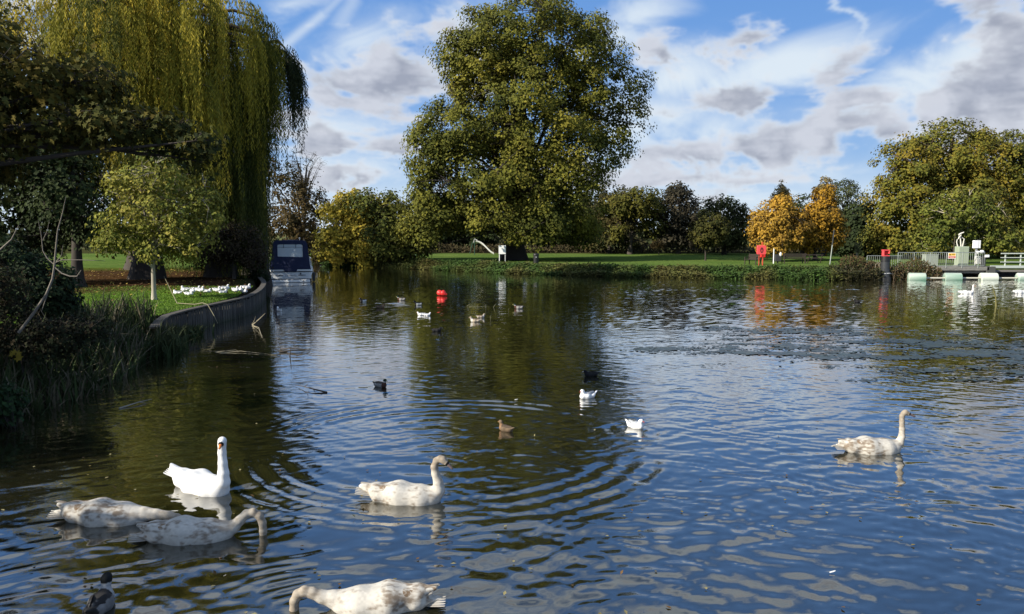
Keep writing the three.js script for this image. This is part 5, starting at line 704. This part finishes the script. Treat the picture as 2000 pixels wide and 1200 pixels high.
// ducks, coots and gulls: length about 0.5 m before scaling
function makeBird(name, label, category, pos, turn, scale, kind, o = {}, group) {
  const t = thing(name, label, category, pos, turn, group); t.scale.setScalar(scale);
  const gull = kind === 'gull', coot = kind === 'coot', hx = o.hx ?? .17, hy = o.hy ?? (gull ? .185 : .20), tilt = gull ? .06 : .04, stand = o.stand ?? 0, base = stand ? .09 : 0;
  const Y = (y) => y + base - (stand ? 0 : .012), limbs = [[[-.13, Y(.055), 0], [.02, Y(.06), 0], .055, .078, 1.15], [[.02, Y(.06), 0], [.12, Y(.06), 0], .078, .06, 1.1], [[-.12, Y(.07), 0], [-.26, Y(.09 + tilt), 0], .04, .008, 1.7], [[.11, Y(.08), 0], [hx, Y(hy - .03), 0], .045, .032], [[hx, Y(hy - .01), 0], [hx + .02, Y(hy), 0], .036, .034]];
  const pal = { drake: { head: [.012, .03, .02], ring: [.6, .6, .58], breast: [.07, .035, .025], body: [.26, .25, .235], back: [.08, .07, .06], tail: [.03, .03, .03], bill: [.3, .26, .06] }, hen: { head: [.14, .10, .065], breast: [.19, .115, .065], body: [.12, .085, .055], back: [.075, .055, .04], tail: [.12, .09, .06], bill: [.24, .12, .04] }, coot: { head: [.012, .012, .014], breast: [.015, .015, .017], body: [.02, .02, .021], back: [.024, .022, .02], tail: [.02, .02, .02], bill: [.45, .42, .38] }, tufted: { head: [.015, .014, .02], breast: [.03, .03, .03], body: [.55, .54, .5], back: [.03, .028, .03], tail: [.03, .03, .03], bill: [.25, .27, .3] }, pale: { head: [.3, .25, .18], breast: [.5, .47, .42], body: [.36, .3, .23], back: [.16, .12, .08], tail: [.4, .36, .3], bill: [.2, .12, .05] }, shadedDrake: { head: [.010, .012, .012], ring: [.4, .4, .39], breast: [.3, .3, .3], body: [.16, .155, .15], back: [.03, .028, .027], tail: [.02, .02, .02], bill: [.45, .42, .3] }, gull: { head: [.78, .78, .77], breast: [.78, .78, .77], body: [.77, .77, .76], back: [.40, .42, .45], tail: [.75, .75, .75], bill: [.35, .04, .02] } }[o.pal ?? kind];
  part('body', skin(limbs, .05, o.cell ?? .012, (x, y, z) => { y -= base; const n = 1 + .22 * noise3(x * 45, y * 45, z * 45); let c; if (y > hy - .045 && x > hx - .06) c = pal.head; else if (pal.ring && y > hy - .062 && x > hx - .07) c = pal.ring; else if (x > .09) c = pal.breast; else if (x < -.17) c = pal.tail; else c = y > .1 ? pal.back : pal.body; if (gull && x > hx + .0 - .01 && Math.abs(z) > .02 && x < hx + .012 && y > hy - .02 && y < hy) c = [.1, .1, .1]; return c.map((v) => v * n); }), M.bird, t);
  for (const sd of [-1, 1]) { const w = new MB(); for (let i = 0; i < 12; i++) { const q = i / 11, b = [.07 - .17 * q, Y(.115 + .012 * Math.sin(q * 3)) - .012 * (i % 3), sd * (.068 - .02 * q + .006 * (i % 3))], k = .8 + .4 * ((i * 7) % 5) / 5, c = (gull ? (q > .8 ? [.05, .05, .055] : pal.back) : pal.back).map((v) => v * k); featherRow(w, b, nrm([-1, gull ? .18 : .1, -sd * (.2 + .25 * q)]), nrm([0, .55, sd]), gull ? .15 : .11, .045, c, gull ? c : mix3(c, pal.body, .5)); } part('wing', w.geo(), M.bird2, t); }
  const g = new MB(); g.tube([[hx + .045, Y(hy - .006), 0], [hx + .075, Y(hy - .016), 0], [hx + (gull ? .092 : .10), Y(hy - .024), 0]], [.014, gull ? .007 : .011, .004], 8, pal.bill); part('bill', g.geo(), M.bill, t);
  for (const sd of [-1, 1]) part('eye', new THREE.SphereGeometry(.005, 6, 5).translate(hx + .028, Y(hy + .006), sd * .031), M.black, t);
  if (stand) for (const sd of [-1, 1]) { const l = new MB(); l.tube([[0, Y(.0), sd * .025], [.005, .03, sd * .026], [0, 0, sd * .026], [.035, .002, sd * .03]], [.006, .005, .005, .006], 5, [.3, .05, .03]); part('leg', l.geo(), M.bill, t); }
  return t;
}
const R = Math.PI;
makeBird('mallard', 'drake mallard with dark green head and grey body in mid river', 'duck', on0(743, 756), -.5, .86, 'drake', { hx: .14 });
makeBird('mallard', 'brown hen mallard in the dark reflection right of the drake, facing left', 'duck', on0(988, 842), R - .75, .78, 'hen', { hx: .15 });
makeBird('coot', 'black coot beside the dark reflection above the two nearest gulls', 'coot', on0(1154, 735), R + .2, .85, 'coot', { hx: .16, hy: .16 });
makeBird('gull', 'white gull facing left just below the black coot', 'gull', on0(1147, 778), R + .5, .95, 'gull', { hx: .12 });
makeBird('gull', 'white gull making ripples, facing right at the end of the curved wave', 'gull', on0(1241, 836), -.8, .86, 'gull', { hx: .13 });
makeBird('mallard', 'shaded mallard swimming away in the bottom left corner, seen from behind', 'duck', on0(195, 1192), R / 2 + .12, 1.12, 'drake', { pal: 'shadedDrake', hx: .15, hy: .22 });  // the shade on this duck is put into a darkened drake palette
makeBird('mallard', 'white breasted duck leftmost of the group behind the red buoy', 'duck', on0(709, 590), -2.2, 1, 'tufted', { cell: .018 });
makeBird('mallard', 'dark brown duck in the bright ripples left of the two gulls', 'duck', on0(743, 602), .2, 1, 'hen', { cell: .018 });
makeBird('mallard', 'dark headed duck facing left, just above and left of the pale duck', 'duck', on0(784, 587), R, 1.05, 'drake', { cell: .018 });
makeBird('mallard', 'dark headed pale bodied duck left of the red buoy', 'duck', on0(817, 596), R - .1, .95, 'tufted', { cell: .018 });
makeBird('gull', 'gull facing left, left one of a touching pair below the red buoy', 'gull', on0(822, 616), R, .72, 'gull', { cell: .018 });
makeBird('gull', 'gull facing right, right one of a touching pair below the red buoy', 'gull', on0(834, 617), .1, .7, 'gull', { cell: .018 });
makeBird('gull', 'gull on the water below the stern of the boat', 'gull', on0(545, 608), R - .9, .95, 'gull', { cell: .018 });
makeBird('moorhen', 'black moorhen alone in the dark green reflection', 'moorhen', on0(853, 648), .2, .85, 'coot', { hx: .15, hy: .17, cell: .018 });
makeBird('mallard', 'pale mottled duck left of the white board reflection', 'duck', on0(928, 629), R, .95, 'pale', { cell: .018 });
makeBird('mallard', 'duck close behind the pale mottled duck', 'duck', on0(939, 621), .3, .8, 'pale', { cell: .018 });
makeBird('mallard', 'grey bodied duck right of the white board reflection', 'duck', on0(1013, 603), R, 1.05, 'drake', { cell: .018 });
makeBird('coot', 'tiny black coot far out before the scrub on the right', 'coot', on0(1675, 591), R, .8, 'coot', { cell: .02 });
twigThing('broken_reeds', 'thin line of broken reed stems standing in the water beyond the pale duck', 'reeds', [[[[912, 598, 0], [918, 594, .2], [915, 590, .26]], .014], [[[932, 598, 0], [934, 594, .2]], .012], [[[949, 600, 0], [949, 594, .26]], .016], [[[964, 600, 0], [968, 594, .22], [976, 593, .2]], .018], [[[880, 598, 0], [881, 594, .18]], .012], [[[993, 606, 0], [994, 602, .2]], .012], [[[916, 598, .02], [936, 599, .03], [956, 599, .02]], .012], [[[958, 622, 0], [959, 616, .22], [955, 620, .1]], .014], [[[776, 617, 0], [777, 608, .3]], .02], [[[784, 616, 0], [788, 608, .22], [790, 617, .02]], .01]], [.13, .13, .07]);
// gulls resting on the left lawn
{ const proto = {}, spots = [[346, 574, 0, R, 'leftmost gull lying on the left lawn'], [361, 572, 1, R, 'tall standing gull second from the left on the lawn'], [369, 576, 0, R, 'gull lying lowest on the lawn, third from the left'], [376, 575, 1, R + .8, 'gull standing close right of the lowest gull'], [384, 572, 1, R, 'gull with rounded back in the middle left of the lawn flock'], [392, 573, 1, R + .3, 'gull with bowed head just left of the gap in the lawn flock'], [405, 571, 0, R, 'gull with tail pointing right in the middle of the lawn flock'], [424, 573, 1, R + .2, 'large upright gull with white breast right of the middle'], [436, 573, 0, R - .6, 'plump gull sitting in front of the rear right gull'], [440, 569, 1, R - .4, 'gull standing behind the plump sitting gull'], [460, 573, 1, R + .5, 'gull at the brink of the timber wall, left of its three'], [469, 572, 1, R + .9, 'middle gull of the three on the timber wall edge'], [476, 572, 0, R + .4, 'low gull between the last gulls on the timber wall edge'], [482, 569, 1, R - .2, 'rightmost gull on the timber wall edge']];
  for (const [px, py, st, turn, label] of spots) { const p = G(px, py, .75); p[1] = shoreDist(p[0], p[2]) > .3 ? groundY(p[0], p[2]) : .77;
    if (!proto[st]) { proto[st] = makeBird('gull', label, 'gull', p, turn, .98, 'gull', { stand: st, hx: st ? .11 : .12, hy: st ? .20 : .17, cell: .016 }, 'gulls resting on the left lawn'); if (st) proto[st].scale.setScalar(1.0); } else { copyOf(proto[st], p, turn, label); } } }
// feathers adrift
for (const [px, py, label] of [[1620, 1122, 'white feather adrift on the blue water near the bottom right'], [1005, 783, 'white feather adrift on the dark water above the hen mallard']]) { const p = on0(px, py), mb = new MB(); featherRow(mb, [p[0], .02, p[2]], nrm([1, .15, -.2]), [0, 1, 0], .07, .018, [.75, .75, .73], [.75, .75, .73]); tag(part('feather', mb.geo(), M.bird2), label, 'feather'); }

{ const r = rng(91), mb = new MB(); for (let k = 0; k < 260; k++) { const z = -6 - 26 * r() * r(), x = (r() - .5) * 1.3 * -z - (r() < .5 ? 2 : 0); if (shoreDist(x, z) > -.4) continue; mb.leaf([x, .012, z], nrm([r() - .5, .05, r() - .5]), [0, 1, 0], .03 + .04 * r(), .035, [[.20, .16, .05], [.14, .08, .03], [.3, .26, .12]][Math.floor(r() * 3)], .12); }
  stuff('floating_leaves', mb.geo(), M.leaf, 'tiny fallen leaves drifting on the water', 'leaves'); }
/* ---------- water last: its ripples need the birds ---------- */
{ const add = (px, py, ...q) => { const p = on0(px, py); RIPPLES.push([p[0], p[2], ...q]); };
  add(875, 872, .0105, .36, 3.0, 3.8); add(875, 872, .003, .5, 1.0, 2.2); add(1241, 838, .004, .3, .2, 1.2); add(868, 978, .003, .16, .12, .8); add(510, 1050, .0018, .16, .1, 1.0); add(585, 1192, .0032, .17, .1, 1.3); add(345, 1010, .0015, .2, .1, .9); add(1765, 884, .0025, .2, .12, 1.0); add(1700, 960, .003, .34, .6, 2.4); add(195, 1170, .0025, .15, .1, .8); add(1148, 780, .004, .25, .2, .9); add(760, 590, .012, .7, .5, 3.2); }
buildWater();

renderer.render(scene, camera);
